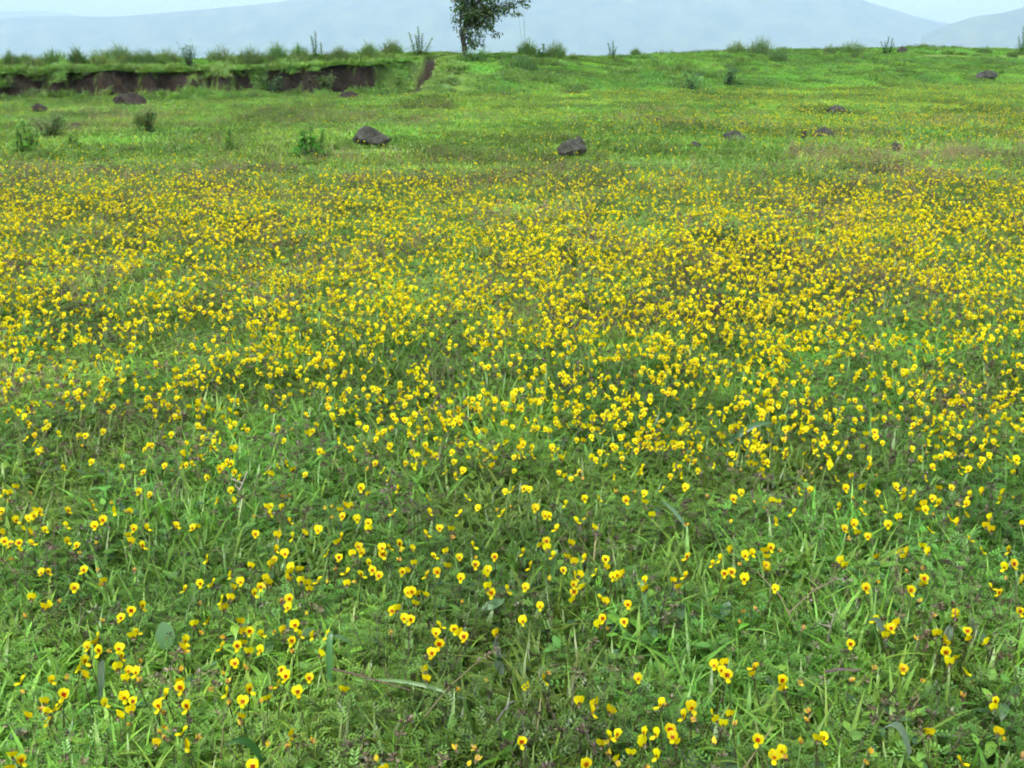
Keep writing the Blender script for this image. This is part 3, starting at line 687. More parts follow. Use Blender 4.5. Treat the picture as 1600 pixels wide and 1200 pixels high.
def scatter_object(name, col, P, vid, rot, scl, tint, label, cat):
    me = bpy.data.meshes.new(name); n = len(P)
    me.vertices.add(n); me.vertices.foreach_set('co', np.asarray(P, np.float32).ravel())
    def attr(nm, ty, key, data): a = me.attributes.new(nm, ty, 'POINT'); a.data.foreach_set(key, np.ascontiguousarray(data).ravel())
    attr('vid', 'INT', 'value', np.asarray(vid, np.int32)); attr('rot', 'FLOAT_VECTOR', 'vector', np.asarray(rot, np.float32))
    attr('scl', 'FLOAT_VECTOR', 'vector', np.asarray(scl, np.float32)); attr('tint', 'FLOAT_VECTOR', 'vector', np.asarray(tint, np.float32))
    me.update()
    g = bpy.data.node_groups.new(name + '_nodes', 'GeometryNodeTree')
    g.interface.new_socket('Geometry', in_out='INPUT', socket_type='NodeSocketGeometry'); g.interface.new_socket('Geometry', in_out='OUTPUT', socket_type='NodeSocketGeometry')
    gi, go = g.nodes.new('NodeGroupInput'), g.nodes.new('NodeGroupOutput')
    ci = g.nodes.new('GeometryNodeCollectionInfo'); ci.inputs['Collection'].default_value = col
    ci.inputs['Separate Children'].default_value = True; ci.inputs['Reset Children'].default_value = True
    ip = g.nodes.new('GeometryNodeInstanceOnPoints'); ip.inputs['Pick Instance'].default_value = True
    def na(nm, ty):
        x = g.nodes.new('GeometryNodeInputNamedAttribute'); x.data_type = ty; x.inputs['Name'].default_value = nm; return x.outputs['Attribute']
    L = g.links.new
    e2r = g.nodes.new('FunctionNodeEulerToRotation'); L(na('rot', 'FLOAT_VECTOR'), e2r.inputs[0])
    L(gi.outputs[0], ip.inputs['Points']); L(ci.outputs[0], ip.inputs['Instance']); L(na('vid', 'INT'), ip.inputs['Instance Index'])
    L(e2r.outputs[0], ip.inputs['Rotation']); L(na('scl', 'FLOAT_VECTOR'), ip.inputs['Scale']); L(ip.outputs[0], go.inputs[0])
    o = link(name, me); md = o.modifiers.new('scatter', 'NODES'); md.node_group = g
    tag(o, label, cat, kind='stuff'); return o

# ------------------------------------------------------------------ the grass
def brownness(x, y):
    """how much dry, seeding grass stands at a spot"""
    b = .55 * sm(.52, .8, noise(x, y, .9, 12)) + .35 * sm(.5, .8, noise(x, y, 2.6, 13))
    b = b * sm(1.6, 3.0, y) * (1 - sm(15, 20, y)) * .9
    band = np.exp(-((y - 9.7) / .9) ** 2)
    b = b + band * (.18 + .35 * sm(1.0, 5.5, x)) + .9 * np.exp(-((y - 9.95 - .1 * np.sin(x)) / .38) ** 2) * sm(2.8, 3.6, x) * (1 - sm(5.6, 6.4, x))
    b = b + .22 * np.exp(-((y - 15.5) / 1.4) ** 2) * (1 - sm(-2, 3, x)) + .12 * np.exp(-((y - 20.3) / 1.3) ** 2) * right_of_path(x)
    return np.clip(b, 0, 1)
GP, GV, GR, GS, GT = [], [], [], [], []
def lay(y0, y1, size, kinds, side=1.2, cond=None, tint=(1, 1, 1), tvar=.10, hs=(.85, 1.15), thr=(.30, .68), keep_soil=0.0, dens=None, sc=(1, 1), norm=False):
    """patches side by side over the ground between the distances y0 and y1; kinds: lush, mixed, dry"""
    half = .55 * y1 + side
    if dens is None:
        gx, gy = np.meshgrid(np.arange(-half, half, size * .95), np.arange(y0, y1, size * .95)); x, y = gx.ravel(), gy.ravel()
        x = x + rng.uniform(-.08, .08, len(x)) * size; y = y + rng.uniform(-.08, .08, len(y)) * size
    else:
        n = int(dens * (y1 - y0) * 2 * half); x = rng.uniform(-half, half, n); y = rng.uniform(y0, y1, n)
    ok = np.abs(x) < .55 * np.maximum(y, 1) + side; x, y = x[ok], y[ok]
    if cond is not None: k = cond(x, y); x, y = x[k], y[k]
    if y1 > 18: k = rng.random(len(x)) >= soil_mask(x, y) * (1 - keep_soil); x, y = x[k], y[k]
    for cx, cy_, cr in CLEAR:
        k = np.hypot(x - cx, (y - cy_) * .8) > cr; x, y = x[k], y[k]
    br = brownness(x, y) + rng.uniform(-.12, .12, len(x))
    v = np.array([rng.choice(PATCH[kinds[0 if b < thr[0] else 1 if b < thr[1] else 2]]) for b in br])
    z = terrain(x, y); e = .25 * size
    gxs = (terrain(x + e, y) - terrain(x - e, y)) / (2 * e); gys = (terrain(x, y + e) - terrain(x, y - e)) / (2 * e)
    q = 1.0 if norm else 0.0
    GP.append(np.stack([x, y, z], -1)); GV.append(v)
    GR.append(np.stack([np.arctan(gys) * q, -np.arctan(gxs) * q, rng.uniform(-.2, .2, len(x)) + rng.integers(0, 4, len(x)) * (0 if norm else math.pi / 2)], -1))
    s = rng.uniform(sc[0], sc[1], len(x)); GS.append(np.stack([s, s, s * rng.uniform(hs[0], hs[1], len(x))], -1))
    pale = (.82 + .36 * noise(x, y, .7, 15))[:, None]
    tt = np.array(tint)[None] * pale * (1 + rng.uniform(-tvar, tvar, (len(x), 1))); br = np.clip(br, 0, 1)[:, None]
    GT.append(tt * (1 + br * (np.array([.12, .0, .02])[None])))
lay(.35, 4.4, .42, ('near_lush', 'near_mixed', 'near_dry'), hs=(.65, .95), tint=(.97, 1.03, .90))
lay(4.4, 9.0, .6, ('mid_lush', 'mid_mixed', 'mid_dry'), hs=(.55, .8), tint=(1.16, 1.0, .98), thr=(.2, .6))
lay(9.0, 30, 1.0, ('far_lush', 'far_mixed', 'far_dry'), tint=(.90, .90, .78), cond=lambda x, y: y < yb(x) - .3, hs=(.7, 1.0))
lay(17.5, 33, .7, ('bank',) * 3, tint=(.78, .96, .70), cond=lambda x, y: (y > yb(x) - .35) & (y < yb(x) + 7) & ((y > yb(x) + 1.55) | (x > -1.3)) & ~by_path(x, y, .75), norm=True)
lay(24, 46, .7, ('bank',) * 3, tint=(.78, .96, .70), cond=lambda x, y: (y >= yb(x) + 7), norm=True)
# grass on the steep part of the bank, sod hanging over the lip, plants at the foot and on ledges of the cut
on_left = lambda x, y: x < -1.2
lay(17, 26, .2, ('sod',) * 3, dens=60, sc=(.7, 1.2), norm=True, tint=(.8, .82, .8), cond=lambda x, y: ((on_left(x, y) & (y > yb(x) - .6) & (y < yb(x) + 1.75)) | by_path(x, y, .8)) & (path_mask(x - .1, y) + path_mask(x + .1, y) < .15), hs=(.5, .8))
lay(17, 26, .2, ('sod',) * 3, dens=70, sc=(.8, 1.4), norm=True, tint=(.82, .86, .8), cond=lambda x, y: on_left(x, y) & (np.abs(y - yb(x) - 1.22 - .4 * sm(-3.6, -2.6, x)) < .14) & ~by_path(x, y, .4), keep_soil=.25)
lay(17, 26, .16, ('clump',) * 3, dens=26, sc=(.7, 1.5), tint=(.85, .95, .85), cond=lambda x, y: on_left(x, y) & (x < -2.4) & (np.abs(y - yb(x) - .45) < .4) & (noise(x, y, .9, 16) > .63), keep_soil=.8)
lay(17, 26, .16, ('clump',) * 3, dens=40, sc=(.7, 1.5), tint=(.85, .95, .85), cond=lambda x, y: on_left(x, y) & (x < -2.4) & (np.abs(y - yb(x) - .95) < .25) & (noise(x, y, 1.1, 17) > .64), keep_soil=1)
lay(18, 28, .16, ('clump', 'clump', 'clump'), dens=30, sc=(.8, 1.5), hs=(.9, 1.5), tint=(.72, .72, .62), cond=lambda x, y: (x < -2.3) & (np.abs(y - yb(x) - 2.7) < .7) & (noise(x, y * 0, 1.3, 33) > .42))
lay(24, 42, .16, ('clump', 'clump', 'clump'), dens=3, sc=(.7, 1.4), hs=(.8, 1.2), tint=(.72, .74, .62), cond=lambda x, y: (x > -1.2) & (y > yb(x) + 1) & (noise(x, y, .6, 34) > .55))
scatter_object('grass', plants, np.concatenate(GP), np.concatenate(GV), np.concatenate(GR), np.concatenate(GS), np.concatenate(GT), 'green meadow grass and fine-leaved herbs with brown seed heads', 'grass')

# ------------------------------------------------------------------ flowers read off the photograph
TILES = {
(0, 960): "205,5,w 945,15,f 810,48,w 1520,60,b 1570,132,w 1065,127,r 1035,150,b 765,160,l 740,205,b 685,235,f 775,270,f 930,250,f 865,275,w 945,315,r 1445,190,r 1425,240,b 1440,290,w 660,350,r 625,400,l 655,455,b 920,400,b 1005,425,f 1065,435,f 975,487,b 1080,512,w 1095,358,w 1400,430,w 170,505,l 400,500,r 530,495,w 195,590,w 500,615,f 345,665,b 320,740,w 360,745,b 215,775,b 430,725,l 475,700,l 385,820,u 815,680,r 970,630,f 1040,670,f 1020,735,b 930,770,b 1240,700,f 1285,755,w 1460,705,f 1295,615,l 1405,510,b 1410,560,f 1020,855,w 1280,870,w 1255,915,w 1300,960,w 1220,990,b 1430,905,l 1455,1000,u 1530,965,w 95,1085,b 165,1130,r 75,1198,b",
(320, 960): "25,40,l 275,40,b 300,120,b 350,120,f 440,140,r 160,175,w 135,240,l 255,235,f 300,205,b 345,275,b 435,260,f 235,370,f 325,405,w 550,125,w 610,105,b 705,70,f 740,145,r 680,195,f 690,285,w 850,165,u 965,150,l 905,290,b 600,425,f 635,470,f 575,535,l 815,485,f 725,590,f 1085,575,b 175,595,l 345,575,r 185,520,w 155,460,w 520,575,w 490,640,b 295,668,f 430,675,w 185,695,w 280,780,b 295,850,w 690,920,u 840,985,w 475,1010,w 635,1040,w 375,1175,f 1340,1140,w 1400,1195,b 1455,145,w 1555,15,f 30,580,w",
(640, 960): "10,30,f 235,75,r 205,130,f 350,105,f 390,125,b 425,165,f 230,220,f 175,290,f 120,420,b 130,488,b 615,510,w 360,577,w 675,130,b 885,35,f 1510,20,f 1480,60,b 1560,105,w 1075,445,w 1045,500,r 915,555,b 1325,665,b 1450,680,b 1425,745,r 1570,735,b 875,985,f 1560,940,r 1500,995,b 1550,1000,w 360,1045,w 520,1040,w 525,1130,w 1380,1160,f 1570,1095,w 450,1172,w",
(960, 960): "75,50,f 185,485,f 780,380,f 860,365,b 840,425,f 880,465,f 1095,400,l 1080,450,b 1310,505,f 1320,555,b 1440,525,w 990,50,w 1470,100,w 365,690,l 410,700,w 600,710,f 545,775,l 635,810,w 770,770,r 795,805,b 905,765,b 850,840,b 945,850,w 435,890,f 455,945,f 475,985,b 235,910,l 225,985,b 330,920,l 25,930,l 130,1065,b 335,1085,l 20,1110,b 1120,970,f 1450,990,w 785,1000,w 1310,1050,f 1250,1095,f 1350,1115,w 240,1175,w 1590,955,b 20,1180,w 1520,760,w 1510,830,w",
(1280, 960): "505,110,f 560,95,f 610,55,b 520,150,b 245,220,f 440,30,l 750,180,w 920,135,b 975,165,r 990,210,b 1160,120,f 1175,175,b 1315,195,b 990,285,f 1080,320,b 1020,360,b 655,415,f 1145,440,r 425,418,w 235,512,w 1380,670,l 1365,715,b 1120,638,w 30,950,f 860,910,b 1400,905,b 1450,965,w 1110,1140,r 1590,1105,w 1065,5,b 395,1075,w 385,1150,w 805,500,w",
(0, 760): "125,8,b 25,65,l 80,55,b 80,100,w 240,45,w 1080,45,f 1170,70,f 695,100,w 730,165,r 875,128,w 900,190,u 985,190,w 1020,195,b 15,200,f 20,245,w 225,255,f 265,235,f 315,205,r 275,190,b 135,270,r 540,195,r 180,330,b 235,365,b 360,345,r 520,312,r 800,270,f 745,315,f 40,340,w 10,370,b 35,415,f 80,440,f 150,430,f 150,490,b 245,430,r 525,412,r 600,450,f 625,510,w 740,440,w 1045,335,f 1010,380,b 1025,435,b 1110,450,r 1155,325,r 1385,315,r 1500,330,f 1540,318,b 100,562,w 325,655,f 375,655,r 655,640,f 580,780,f 765,655,w 810,725,b 795,765,w 245,852,b 380,905,b 340,925,b 1050,650,w 1445,790,l 1565,745,f 1110,920,r 1025,960,f 460,900,w 1545,905,w",
(320, 760): "210,35,f 105,115,l 215,115,b 600,65,w 670,68,w 480,165,b 515,165,f 510,220,r 605,165,b 395,230,w 665,275,r 395,360,f 580,350,w 565,390,b 690,380,l 780,368,b 885,350,f 555,475,r 625,510,f 545,560,f 520,590,b 20,555,l 360,605,b 1215,20,f 1275,55,b 1515,25,l 1000,150,w 940,175,w 1095,150,b 1145,160,b 1060,185,b 1075,240,f 990,240,w 1195,260,f 1275,295,f 1275,340,b 1070,380,l 1040,440,b 1465,215,l 1200,455,f 1225,500,f 960,510,l 1050,545,f 1160,535,b 1385,465,f 1390,520,f 1440,465,r 1520,440,r 1525,500,w 1280,585,r 1310,645,f 1360,685,f 1520,570,w 1545,655,f 1580,640,b 1030,640,w 1105,660,l 1220,680,r 675,620,f 740,635,b 665,655,b 655,700,b 750,720,b 800,745,b 815,790,b 475,705,b 500,740,b 435,770,f 470,785,w 280,730,f 220,770,b 205,695,u 60,745,l 385,820,r 135,875,l 200,855,b 150,935,b 660,865,f 650,930,f 600,895,w 890,725,l 950,745,w 1110,745,b 1185,735,w 1465,960,f 1500,940,b 1590,810,f 800,995,w",
(640, 760): "750,45,f 800,35,l 890,25,f 930,28,f 450,95,r 145,90,r 155,205,r 385,215,l 535,175,f 690,175,w 720,220,l 800,155,w 980,180,f 1055,235,f 1090,235,f 1220,140,l 1365,100,f 1480,100,r 1385,240,l 1310,275,r 1140,335,l 1440,325,b 130,360,r 235,335,f 325,335,b 330,395,w 495,450,r 190,535,r 285,510,b 390,540,f 505,550,w 515,600,f 665,540,f 890,500,l 1070,415,f 1020,460,b 1075,490,b 1265,450,b 1125,525,l 1230,550,b 1285,575,b 1370,545,l 1530,560,f 1535,615,b 295,605,b 215,655,f 135,680,l 400,700,f 590,670,b 610,640,f 945,610,l 1200,645,f 1330,675,b 1290,690,r 1455,660,l 1590,690,f 1090,725,w 20,490,b 35,585,b 610,765,b 640,820,f 760,795,r 905,775,f 1280,755,f 1285,815,f 1350,770,b 1275,870,b 20,810,f 65,825,b 45,900,b 125,830,b 410,900,w 1020,920,f 1490,860,r 1530,885,b",
(960, 760): "10,35,w 150,40,w 230,60,f 235,125,b 95,115,f 375,25,l 550,15,f 735,70,w 995,55,f 930,105,f 1100,120,w 1185,150,l 1235,118,b 1280,120,b 1435,40,r 1525,30,f 1395,215,l 1255,275,u 295,230,b 560,285,w 895,270,w 570,540,l 770,590,l 830,550,l 915,500,b 1020,525,f 1075,505,f 1220,465,f 1280,490,w 1180,510,b 1190,555,b 1185,600,f 1190,635,b 860,670,f 915,660,f 1015,705,f 975,605,w 20,680,f 65,665,b 235,725,l 240,785,b 460,720,b 500,770,b 555,685,l 1255,785,f 105,910,f 1000,970,w 1110,950,w",
(1280, 760): "205,20,f 335,10,b 450,55,f 270,92,w 160,155,l 370,120,w 340,205,r 495,185,r 600,10,f 650,40,l 660,90,b 730,60,l 880,100,f 930,135,l 820,145,b 775,180,b 830,190,f 890,220,w 935,15,b 1035,15,f 1175,70,l 1275,40,b 1065,130,w 1145,140,l 1145,220,r 1020,255,r 1085,280,b 625,250,b 540,310,f 870,350,r 265,300,f 200,340,f 295,365,b 380,378,f 215,400,w 1300,310,b 1340,345,b 1340,245,b 1175,400,r 1435,45,b 1415,110,l 1510,80,w 1585,300,b 630,515,b 690,510,b 650,550,b 810,470,b 855,515,b 450,550,b 1270,490,r 1485,485,l 170,565,b 200,600,b 1450,615,l 1520,595,f 815,640,w 820,710,f 815,750,b 690,660,w 715,800,f 365,780,f 445,740,w 1345,775,r 1410,820,l 1590,710,b 1065,975,l 1570,965,f 885,998,w 765,885,w 1460,720,w"}
FL = []
for (ox, oy), s in TILES.items():
    for it in s.split():
        a, b, k = it.split(','); FL.append((ox + int(a) / 5, oy + int(b) / 5, k))
FL.sort(key=lambda f: -(f[1] - 60) * {'w': .55, 'u': .75, 'b': .95}.get(f[2], 1.0))
NEAR, REST = FL[:300], FL[300:]

def pose(kind, r):
    """euler of a flower head whose face looks along its own -y"""
    if kind == 'f': return (R(r.uniform(-38, -8)), R(r.uniform(-14, 14)), R(r.uniform(-24, 24)))
    if kind == 'l': return (R(r.uniform(-30, 5)), R(r.uniform(-12, 12)), R(r.uniform(-100, -62)))
    if kind == 'r': return (R(r.uniform(-30, 5)), R(r.uniform(-12, 12)), R(r.uniform(62, 100)))
    if kind == 'b': return (R(r.uniform(-15, 25)), R(r.uniform(-12, 12)), R(r.uniform(140, 220)))
    if kind == 'u': return (R(r.uniform(-12, 12)), R(r.uniform(-15, 15)), R(r.uniform(-40, 40)))
    return (R(r.uniform(-60, 30)), R(r.uniform(-50, 50)), R(r.uniform(0, 360)))
def head_point(px, py, h):
    """a point h above the ground on the line of sight of the pixel"""
    d = ray(px, py); z = h
    for _ in range(4):
        t_ = (CAM_Z - z) / -d[2]; x, y = d[0] * t_, d[1] * t_; z = float(terrain(x, y)) + h
    return Vector((x, y, z))

# shared part meshes of the near flowers
def part(fn, name, *a, **k): m_ = MB(); fn(m_, *a, **k); return m_.mesh(name, M_PETAL)
BAN = [part(banner_mesh, 'banner_petal', 60 + k) for k in range(5)]; BANC = part(banner_mesh, 'banner_petal', 71, closed=.9)
KEE = [part(keel_mesh, 'keel_petal', k) for k in range(3)]; HEA = [part(blotch_mesh, 'red_blotch', s=q_) for q_ in (1.0, .75, 1.15)]
CAL = [part(calyx_mesh, 'calyx', k) for k in range(3)]; WIL = [part(wilt_mesh, 'withered_petals', 80 + k) for k in range(5)]
STE = []
for k in range(4):
    r = random.Random(k); m = MB(); bx_, by_ = r.uniform(-.12, .12), r.uniform(-.12, .12)
    m.tube([(0, 0, 0), (bx_, by_, .35), (bx_ * .7, by_ * .6, .7), (0, 0, 1)], [.011, .010, .008, .006], 4, (.085, .08, .035)); STE.append(m.mesh('stem', M_PETAL))
# neighbours that read as one cluster
cl = list(range(len(NEAR)))
def find(i):
    while cl[i] != i: i = cl[i]
    return i
for i in range(len(NEAR)):
    for j in range(i):
        if math.hypot(NEAR[i][0] - NEAR[j][0], NEAR[i][1] - NEAR[j][1]) < 17: cl[find(i)] = find(j)
groups = {}
for i in range(len(NEAR)): groups.setdefault(find(i), []).append(i)
NUM = {2: 'two', 3: 'three', 4: 'four', 5: 'five', 6: 'six', 7: 'seven', 8: 'eight', 9: 'nine', 10: 'ten'}
ORD = ['first', 'second', 'third', 'fourth', 'fifth', 'sixth', 'seventh', 'eighth', 'ninth', 'tenth']
LOOK = {'f': 'yellow flower showing red centre', 'l': 'yellow flower in left-facing profile', 'r': 'yellow flower in right-facing profile',
        'b': 'yellow flower seen from behind', 'u': 'half-open upright yellow flower', 'w': 'withered orange-yellow flower'}
def where(px, py):
    row = 'at bottom edge' if py > 1140 else 'nine tenths down' if py > 1040 else 'four fifths down' if py > 930 else 'three quarters down' if py > 860 else 'two thirds down'
    colm = ['at far left', 'at left', 'left of centre', 'just left of centre', 'just right of centre', 'right of centre', 'at right', 'at far right'][min(7, max(0, int(px // 200)))]
    return row + ', ' + colm
def role_of(i):
    g = sorted(groups[find(i)], key=lambda j: NEAR[j][1]); n = len(g)
    if n == 1: return 'alone'
    if n == 2: return ('upper' if g.index(i) == 0 else 'lower') + ' of pair'
    return ('topmost' if g.index(i) == 0 else ORD[min(g.index(i), 9)]) + ' of ' + NUM.get(n, 'many')
key = [(LOOK[k], role_of(i), where(px, py)) for i, (px, py, k) in enumerate(NEAR)]
LABEL = {}
for i, kk in enumerate(key):
    if key.count(kk) == 1: LABEL[i] = ', '.join(kk)
    else:
        same = sorted([j for j in range(len(NEAR)) if key[j][0] == kk[0] and key[j][2] == kk[2]], key=lambda j: NEAR[j][0])
        LABEL[i] = f'{kk[0]}, {ORD[min(same.index(i), 9)]} such from left, {kk[2]}'
for i, (px, py, k) in enumerate(NEAR):
    r = random.Random(1000 + i)
    hd = head_point(px, py + (3 if k != 'w' else 0), r.uniform(.105, .140))
    base = Vector((hd.x + r.uniform(-.02, .02), hd.y + r.uniform(-.01, .025), 0)); base.z = float(terrain(base.x, base.y))
    root = empty('flower', base)
    E = Euler(pose(k, r)).to_matrix().to_4x4(); s = r.uniform(.78, 1.02)
    off = Vector((0, 0, -.007 * s))
    Mh = Matrix.Translation(hd - base) @ E @ Matrix.Translation(off) @ Matrix.Scale(s, 4)
    st = link('stem', STE[i % 4], root)
    tip = hd - base + E @ (off * 1.0) ; L = tip.length
    st.matrix_local = tip.to_track_quat('Z', 'Y').to_matrix().to_4x4() @ Matrix.Diagonal((.11, .11, L, 1))
    if k == 'w':
        o = link('withered_petals', WIL[i % 5], root); o.matrix_local = Mh
    else:
        o = link('banner_petal', BANC if k == 'u' else BAN[r.randrange(5)], root); o.matrix_local = Mh
        if k != 'u':
            h_ = link('red_blotch', HEA[r.randrange(3)], o)
        q = link('keel_petal', KEE[r.randrange(3)], root); q.matrix_local = Mh
    q = link('calyx', CAL[r.randrange(3)], root); q.matrix_local = Mh
    lab = LABEL[i]
    tag(root, lab, 'flower', 'yellow meadow flowers nearest the viewer')

# the countless rest: one object
FP, FV, FR, FS = [], [], [], []
KV = {'f': [0, 1, 2, 3], 'l': [0, 1, 2, 3], 'r': [0, 1, 2, 3], 'b': [0, 1, 2, 3], 'u': [4], 'w': [5, 6]}
r = random.Random(77)
def put(x, y, z, k, s):
    FP.append((x, y, z)); FV.append(r.choice(KV[k])); FR.append(pose(k, r)); FS.append((s, s, s))
for px, py, k in REST:
    h = head_point(px, py + 3, r.uniform(.105, .140)); put(h.x, h.y, h.z, k, r.uniform(.78, 1.0))
DY = [120, 140, 165, 185, 205, 225, 245, 262, 285, 320, 380, 460, 540, 600, 660, 700, 740, 765]
DX = [0, 400, 800, 1200, 1600]
DD = np.array([[0, 0, 3, 8, 12], [8, 14, 30, 45, 40], [10, 14, 24, 40, 50], [12, 18, 34, 95, 95], [18, 22, 45, 85, 95], [32, 32, 36, 40, 60], [34, 26, 26, 10, 25], [95, 55, 65, 18, 60],
               [185, 120, 120, 70, 140], [250, 190, 170, 210, 250], [270, 250, 250, 300, 280], [290, 290, 320, 340, 300], [280, 280, 340, 320, 290], [200, 240, 330, 310, 290], [150, 190, 350, 320, 300], [110, 150, 350, 320, 300], [100, 120, 130, 190, 250], [100, 110, 130, 190, 240]], float)
DD[8:14] *= 2.6; DD[14:16] *= 1.9; DD[16:] *= 1.2; DD[2:7, :3] *= .42; DD[1, :2] *= .6
def dens(px, py):
    cols = np.stack([np.interp(py, DY, DD[:, j]) for j in range(5)], -1)
    f = np.clip(px / 400, 0, 3.999); i = f.astype(int); t_ = f - i; ii = np.arange(len(px))
    return cols[ii, i] * (1 - t_) + cols[ii, i + 1] * t_
for y0, y1 in ((1.2, 5), (5, 9.5), (9.5, 30)):
    half = .54 * y1 + 1.0; dm = 2500 if y1 < 20 else 220
    n = int(dm * (y1 - y0) * 2 * half); x = rng.uniform(-half, half, n); y = rng.uniform(y0, y1, n)
    ok = np.abs(x) < .54 * y + 1.0; x, y = x[ok], y[ok]; z = terrain(x, y)
    hgt = np.where(y < 9.5, rng.uniform(.095, .15, len(x)), rng.uniform(.06, .11, len(x)))
    px, py = project(x, y, z + hgt)
    inside = (px > -4) & (px < 1604) & (py > 752)              # those are read off the photograph
    d = np.where(py > 765, 200, dens(px, np.clip(py, 120, 765)))
    cn = noise(x, y, 9, 18); cn2 = noise(x, y, 2.2, 19)
    d = d * (.38 + 1.2 * sm(.25, .8, cn)) * (.45 + 1.1 * cn2)
    keep = (~inside) & (rng.random(len(x)) < d / dm) & (soil_mask(x, y) < .2)
    for a, b, c in zip(x[keep], y[keep], (z + hgt)[keep]):
        put(a, b, c, r.choices('flrbuw', (33, 16, 16, 23, 5, 7))[0], r.uniform(.68, .96) if b < 9.5 else r.uniform(.65, .9))
scatter_object('flowers', blooms, FP, FV, FR, FS, np.ones((len(FP), 3)), 'thousands of small yellow flowers carpeting the middle of the meadow', 'flowers')
print('flowers', len(FP), 'grass', sum(len(p_) for p_ in GP))

# ------------------------------------------------------------------ single leaves and dry stalks of the foreground
def strap(p0, p1, h0, h1, W, col, label, name='long_leaf', arch=.03, cat='leaf', mat=None):
    a, b = head_point(*p0, h0), head_point(*p1, h1)
    m = MB(); n = 8; d = (b - a); view = (Vector((0, 0, CAM_Z)) - a).normalized(); s = d.cross(view).normalized(); vs_, fs = [], []
    r_ = random.Random(int(p0[0]))
    for i in range(n + 1):
        t_ = i / n; c = d * t_ + Vector((0, 0, arch * math.sin(math.pi * t_))); w = W * .5 * (1 - t_ ** 4) * (.75 + .25 * math.sin(math.pi * t_)) + .0004
        vs_ += [c - s * w, c - view * w * .35, c + s * w]
    for i in range(n):
        k = 3 * i; fs += [(k, k + 1, k + 4, k + 3), (k + 1, k + 2, k + 5, k + 4)]
    m.add(vs_, fs, [jit(col, .1, r_) for _ in vs_]); o = m.build(name, mat or M_LEAF, smooth=True); o.location = a; tag(o, label, cat); return o
GREY = (.165, .24, .155)
strap((160, 1106), (163, 1031), .05, .15, .011, GREY, 'upright pale grey-green blade below flowers at lower left')
strap((1422, 1178), (1378, 1140), .09, .14, .011, GREY, 'pale grey-green blade slanting at the lower right near the bottom edge')
strap((1386, 1011), (1352, 973), .08, .14, .010, (.15, .22, .16), 'grey-green pointed blade slanting beside a cluster of three flowers, lower right')
strap((1138, 692), (1212, 660), .09, .14, .018, (.045, .12, .03), 'long dark green leaf arching among the flowers right of centre', arch=.02)
strap((515, 1065), (518, 985), .05, .13, .011, (.085, .21, .06), 'upright broad green blade below centre left')
strap((1010, 975), (998, 905), .06, .13, .009, (.09, .22, .05), 'upright bright green blade right of centre')
strap((862, 910), (872, 860), .07, .13, .010, (.08, .2, .05), 'bright green blade left of the dense flower cluster')
strap((1075, 828), (1032, 780), .07, .14, .008, (.12, .22, .11), 'pale bluish blade beside a single flower right of centre', arch=.008)
strap((725, 1090), (560, 1062), .10, .11, .006, (.10, .21, .06), 'long pale green blade lying nearly flat below centre', arch=.012)
strap((795, 1190), (788, 1150), .06, .13, .016, (.12, .27, .04), 'bright wide blade at the bottom edge near the middle')
strap((420, 1200), (352, 1165), .06, .13, .012, (.04, .12, .025), 'dark green blade at the bottom edge, left')
def oval(px, py, Lpx, Wpx, ang, col, label, h=.12, face=.55):
    c = head_point(px, py, h); k = (c - Vector((0, 0, CAM_Z))).length / FPX; L, W = Lpx * k, Wpx * k
    root = empty('broad_leaf', c); dv = (c - Vector((0, 0, CAM_Z))).normalized()
    d = Vector((math.sin(R(ang)), .25, math.cos(R(ang)))).normalized(); up = (-dv + Vector((0, 0, .3))).normalized()
    m = MB(); m.leaf(-d * L * .5, d, up, L, W, col, .12, 10, .5, fold=.12); m.build('leaf_blade', M_LEAF, root, True)
    m = MB(); m.tube([-d * L * .5, -d * L * .62 - Vector((0, 0, .02)), Vector((0, .01, -h))], [.0012, .0014, .0016], 5, col); m.build('leaf_stalk', M_LEAF, root)
    tag(root, label, 'leaf')
oval(258, 994, 44, 27, -8, (.105, .215, .075), 'broad rounded grey-green leaf standing among flowers at lower left', .10)
oval(1483, 990, 26, 13, 5, (.16, .24, .16), 'small oval grey leaf beside a flower cluster at lower right', .07)
oval(770, 944, 42, 15, 70, (.085, .2, .06), 'broad green leaf lying below a face-on flower near the centre', .085)
oval(1134, 952, 26, 16, 25, (.055, .14, .045), 'round dark green leaf under a flower group right of centre', .07)
oval(870, 1003, 22, 12, -30, (.11, .27, .04), 'bright green oval leaf right of a rear-facing flower, lower centre', .09)
oval(1005, 1076, 26, 17, 40, (.05, .13, .03), 'dark rounded leaf below a face-on flower, lower right of centre', .07)
def stalk(pts, label, rad=.0014, col=STRAW, twigs=0, seed=1, head=False):
    P_ = [head_point(x, y, h) for x, y, h in pts]; o0 = P_[0].copy(); P_ = [q - o0 for q in P_]; r_ = random.Random(seed)
    root = empty('dry_stalk', o0); m = MB(); n = len(P_); m.tube(P_, [rad * (1.2 - .7 * i / (n - 1)) for i in range(n)], 5, col); m.build('stem', M_DRY, root)
    for k in range(twigs):
        q = P_[0].lerp(P_[-1], r_.uniform(.3, .9)); e = q + Vector((r_.uniform(-.03, .03), r_.uniform(-.01, .01), r_.uniform(.005, .02)))
        m = MB(); m.tube([q, q.lerp(e, .6), e], [rad * .7, rad * .5, rad * .3], 4, col); m.build('twig', M_DRY, root)
    if head:
        m = MB()
        for k in range(60):
            t_ = r_.uniform(.0, 1); q = P_[-2].lerp(P_[-1], t_); d = Vector((r_.uniform(-1, 1), r_.uniform(-1, 1), r_.uniform(-1, 1))).normalized()
            m.leaf(q, d, (0, 0, 1), r_.uniform(.004, .010), .002, jit(r_.choice([BR, BR2, (.10, .085, .06)]), .2, r_), 0, 2, .5)
        m.build('seed_head', M_DRY, root)
    tag(root, label, 'dry stalk')
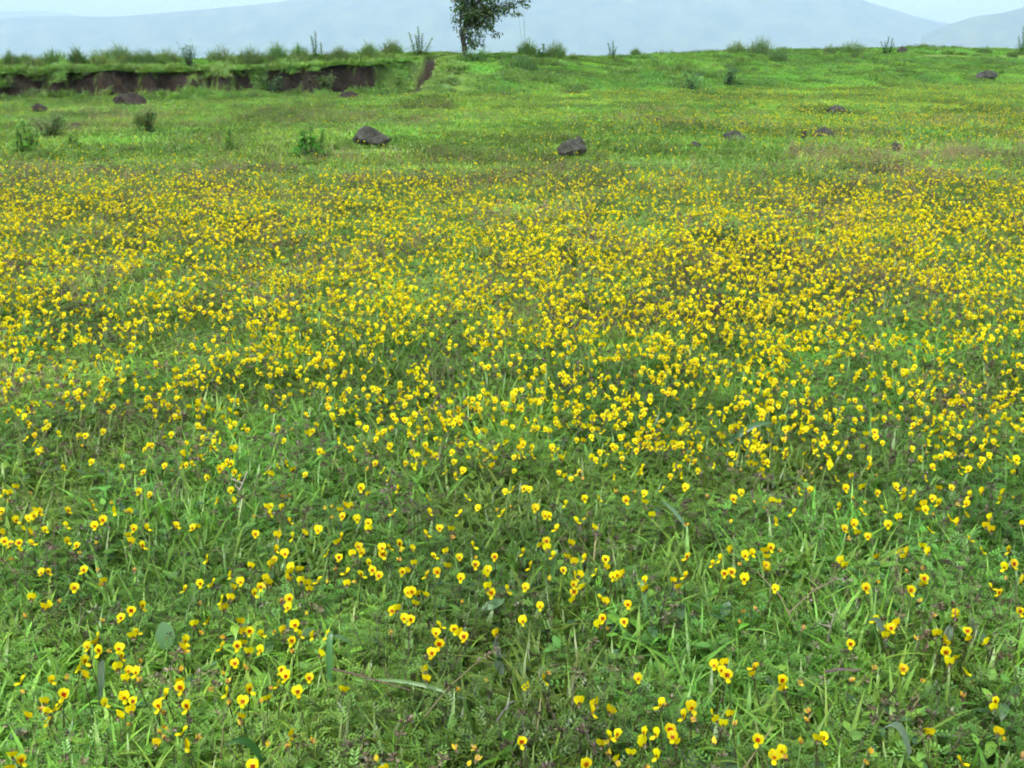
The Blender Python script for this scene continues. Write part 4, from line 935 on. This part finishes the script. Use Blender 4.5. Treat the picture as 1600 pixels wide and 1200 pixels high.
WH = (.42, .38, .31)
stalk([(368, 790, .03), (375, 766, .10), (386, 738, .16)], 'whitish forked dry twig standing left of centre', .0032, WH, 3, 3)
stalk([(1293, 1002, .06), (1299, 975, .11), (1308, 950, .15)], 'pale dry stalk with side twigs at right', .0018, WH, 3, 4)
stalk([(1248, 990, .05), (1218, 930, .10), (1182, 892, .13)], 'brown stalk slanting below a face-on flower at right', .0014, BR2, 1, 5)
stalk([(1232, 958, .09), (1268, 925, .13), (1310, 902, .15)], 'curved brown stalk with a bristly seed head at right', .0015, BR, 0, 6, True)
stalk([(927, 884, .05), (930, 850, .10), (936, 818, .14)], 'pale dry straw standing right of centre between flowers', .0022, STRAW, 0, 7)
stalk([(640, 1150, .06), (700, 1075, .12), (745, 1035, .14), (778, 1012, .15)], 'long brown stalk with a dark seed head at lower centre', .0014, (.16, .15, .07), 1, 8, True)
stalk([(1160, 1205, .06), (1187, 1165, .11), (1208, 1134, .14)], 'pale straw slanting at the bottom edge right of centre', .0014, STRAW, 0, 9)
stalk([(836, 1160, .06), (842, 1120, .11), (845, 1090, .14)], 'upright tan straw at the lower middle', .0014, STRAW, 0, 10)
stalk([(775, 1128, .07), (796, 1098, .11), (805, 1095, .12)], 'short grey bent twig at the lower middle', .0013, (.2, .18, .17), 1, 11)
stalk([(420, 1186, .05), (440, 1160, .09), (458, 1148, .12)], 'yellowish stalk near the bottom edge, left', .0016, (.2, .2, .07), 1, 12)
stalk([(345, 1190, .05), (347, 1160, .10), (349, 1136, .13)], 'thin upright straw at the bottom edge, left', .0013, STRAW, 0, 13)
stalk([(520, 1045, .10), (560, 1055, .12), (640, 1078, .13)], 'purplish brown stalk lying across the grass below centre left', .0018, (.11, .07, .06), 2, 14)
stalk([(1290, 1050, .10), (1310, 1046, .12), (1345, 1047, .13)], 'purplish flat dead blade at lower right', .0025, (.17, .12, .12), 0, 15)
stalk([(1422, 1112, .07), (1436, 1092, .10), (1428, 1076, .12)], 'crossed tan dry straw at the lower right', .0014, STRAW, 2, 16)
stalk([(1030, 975, .06), (1036, 950, .10), (1040, 922, .13)], 'dark brown branching dead stalk right of a face-on flower', .0018, (.06, .045, .035), 5, 17)
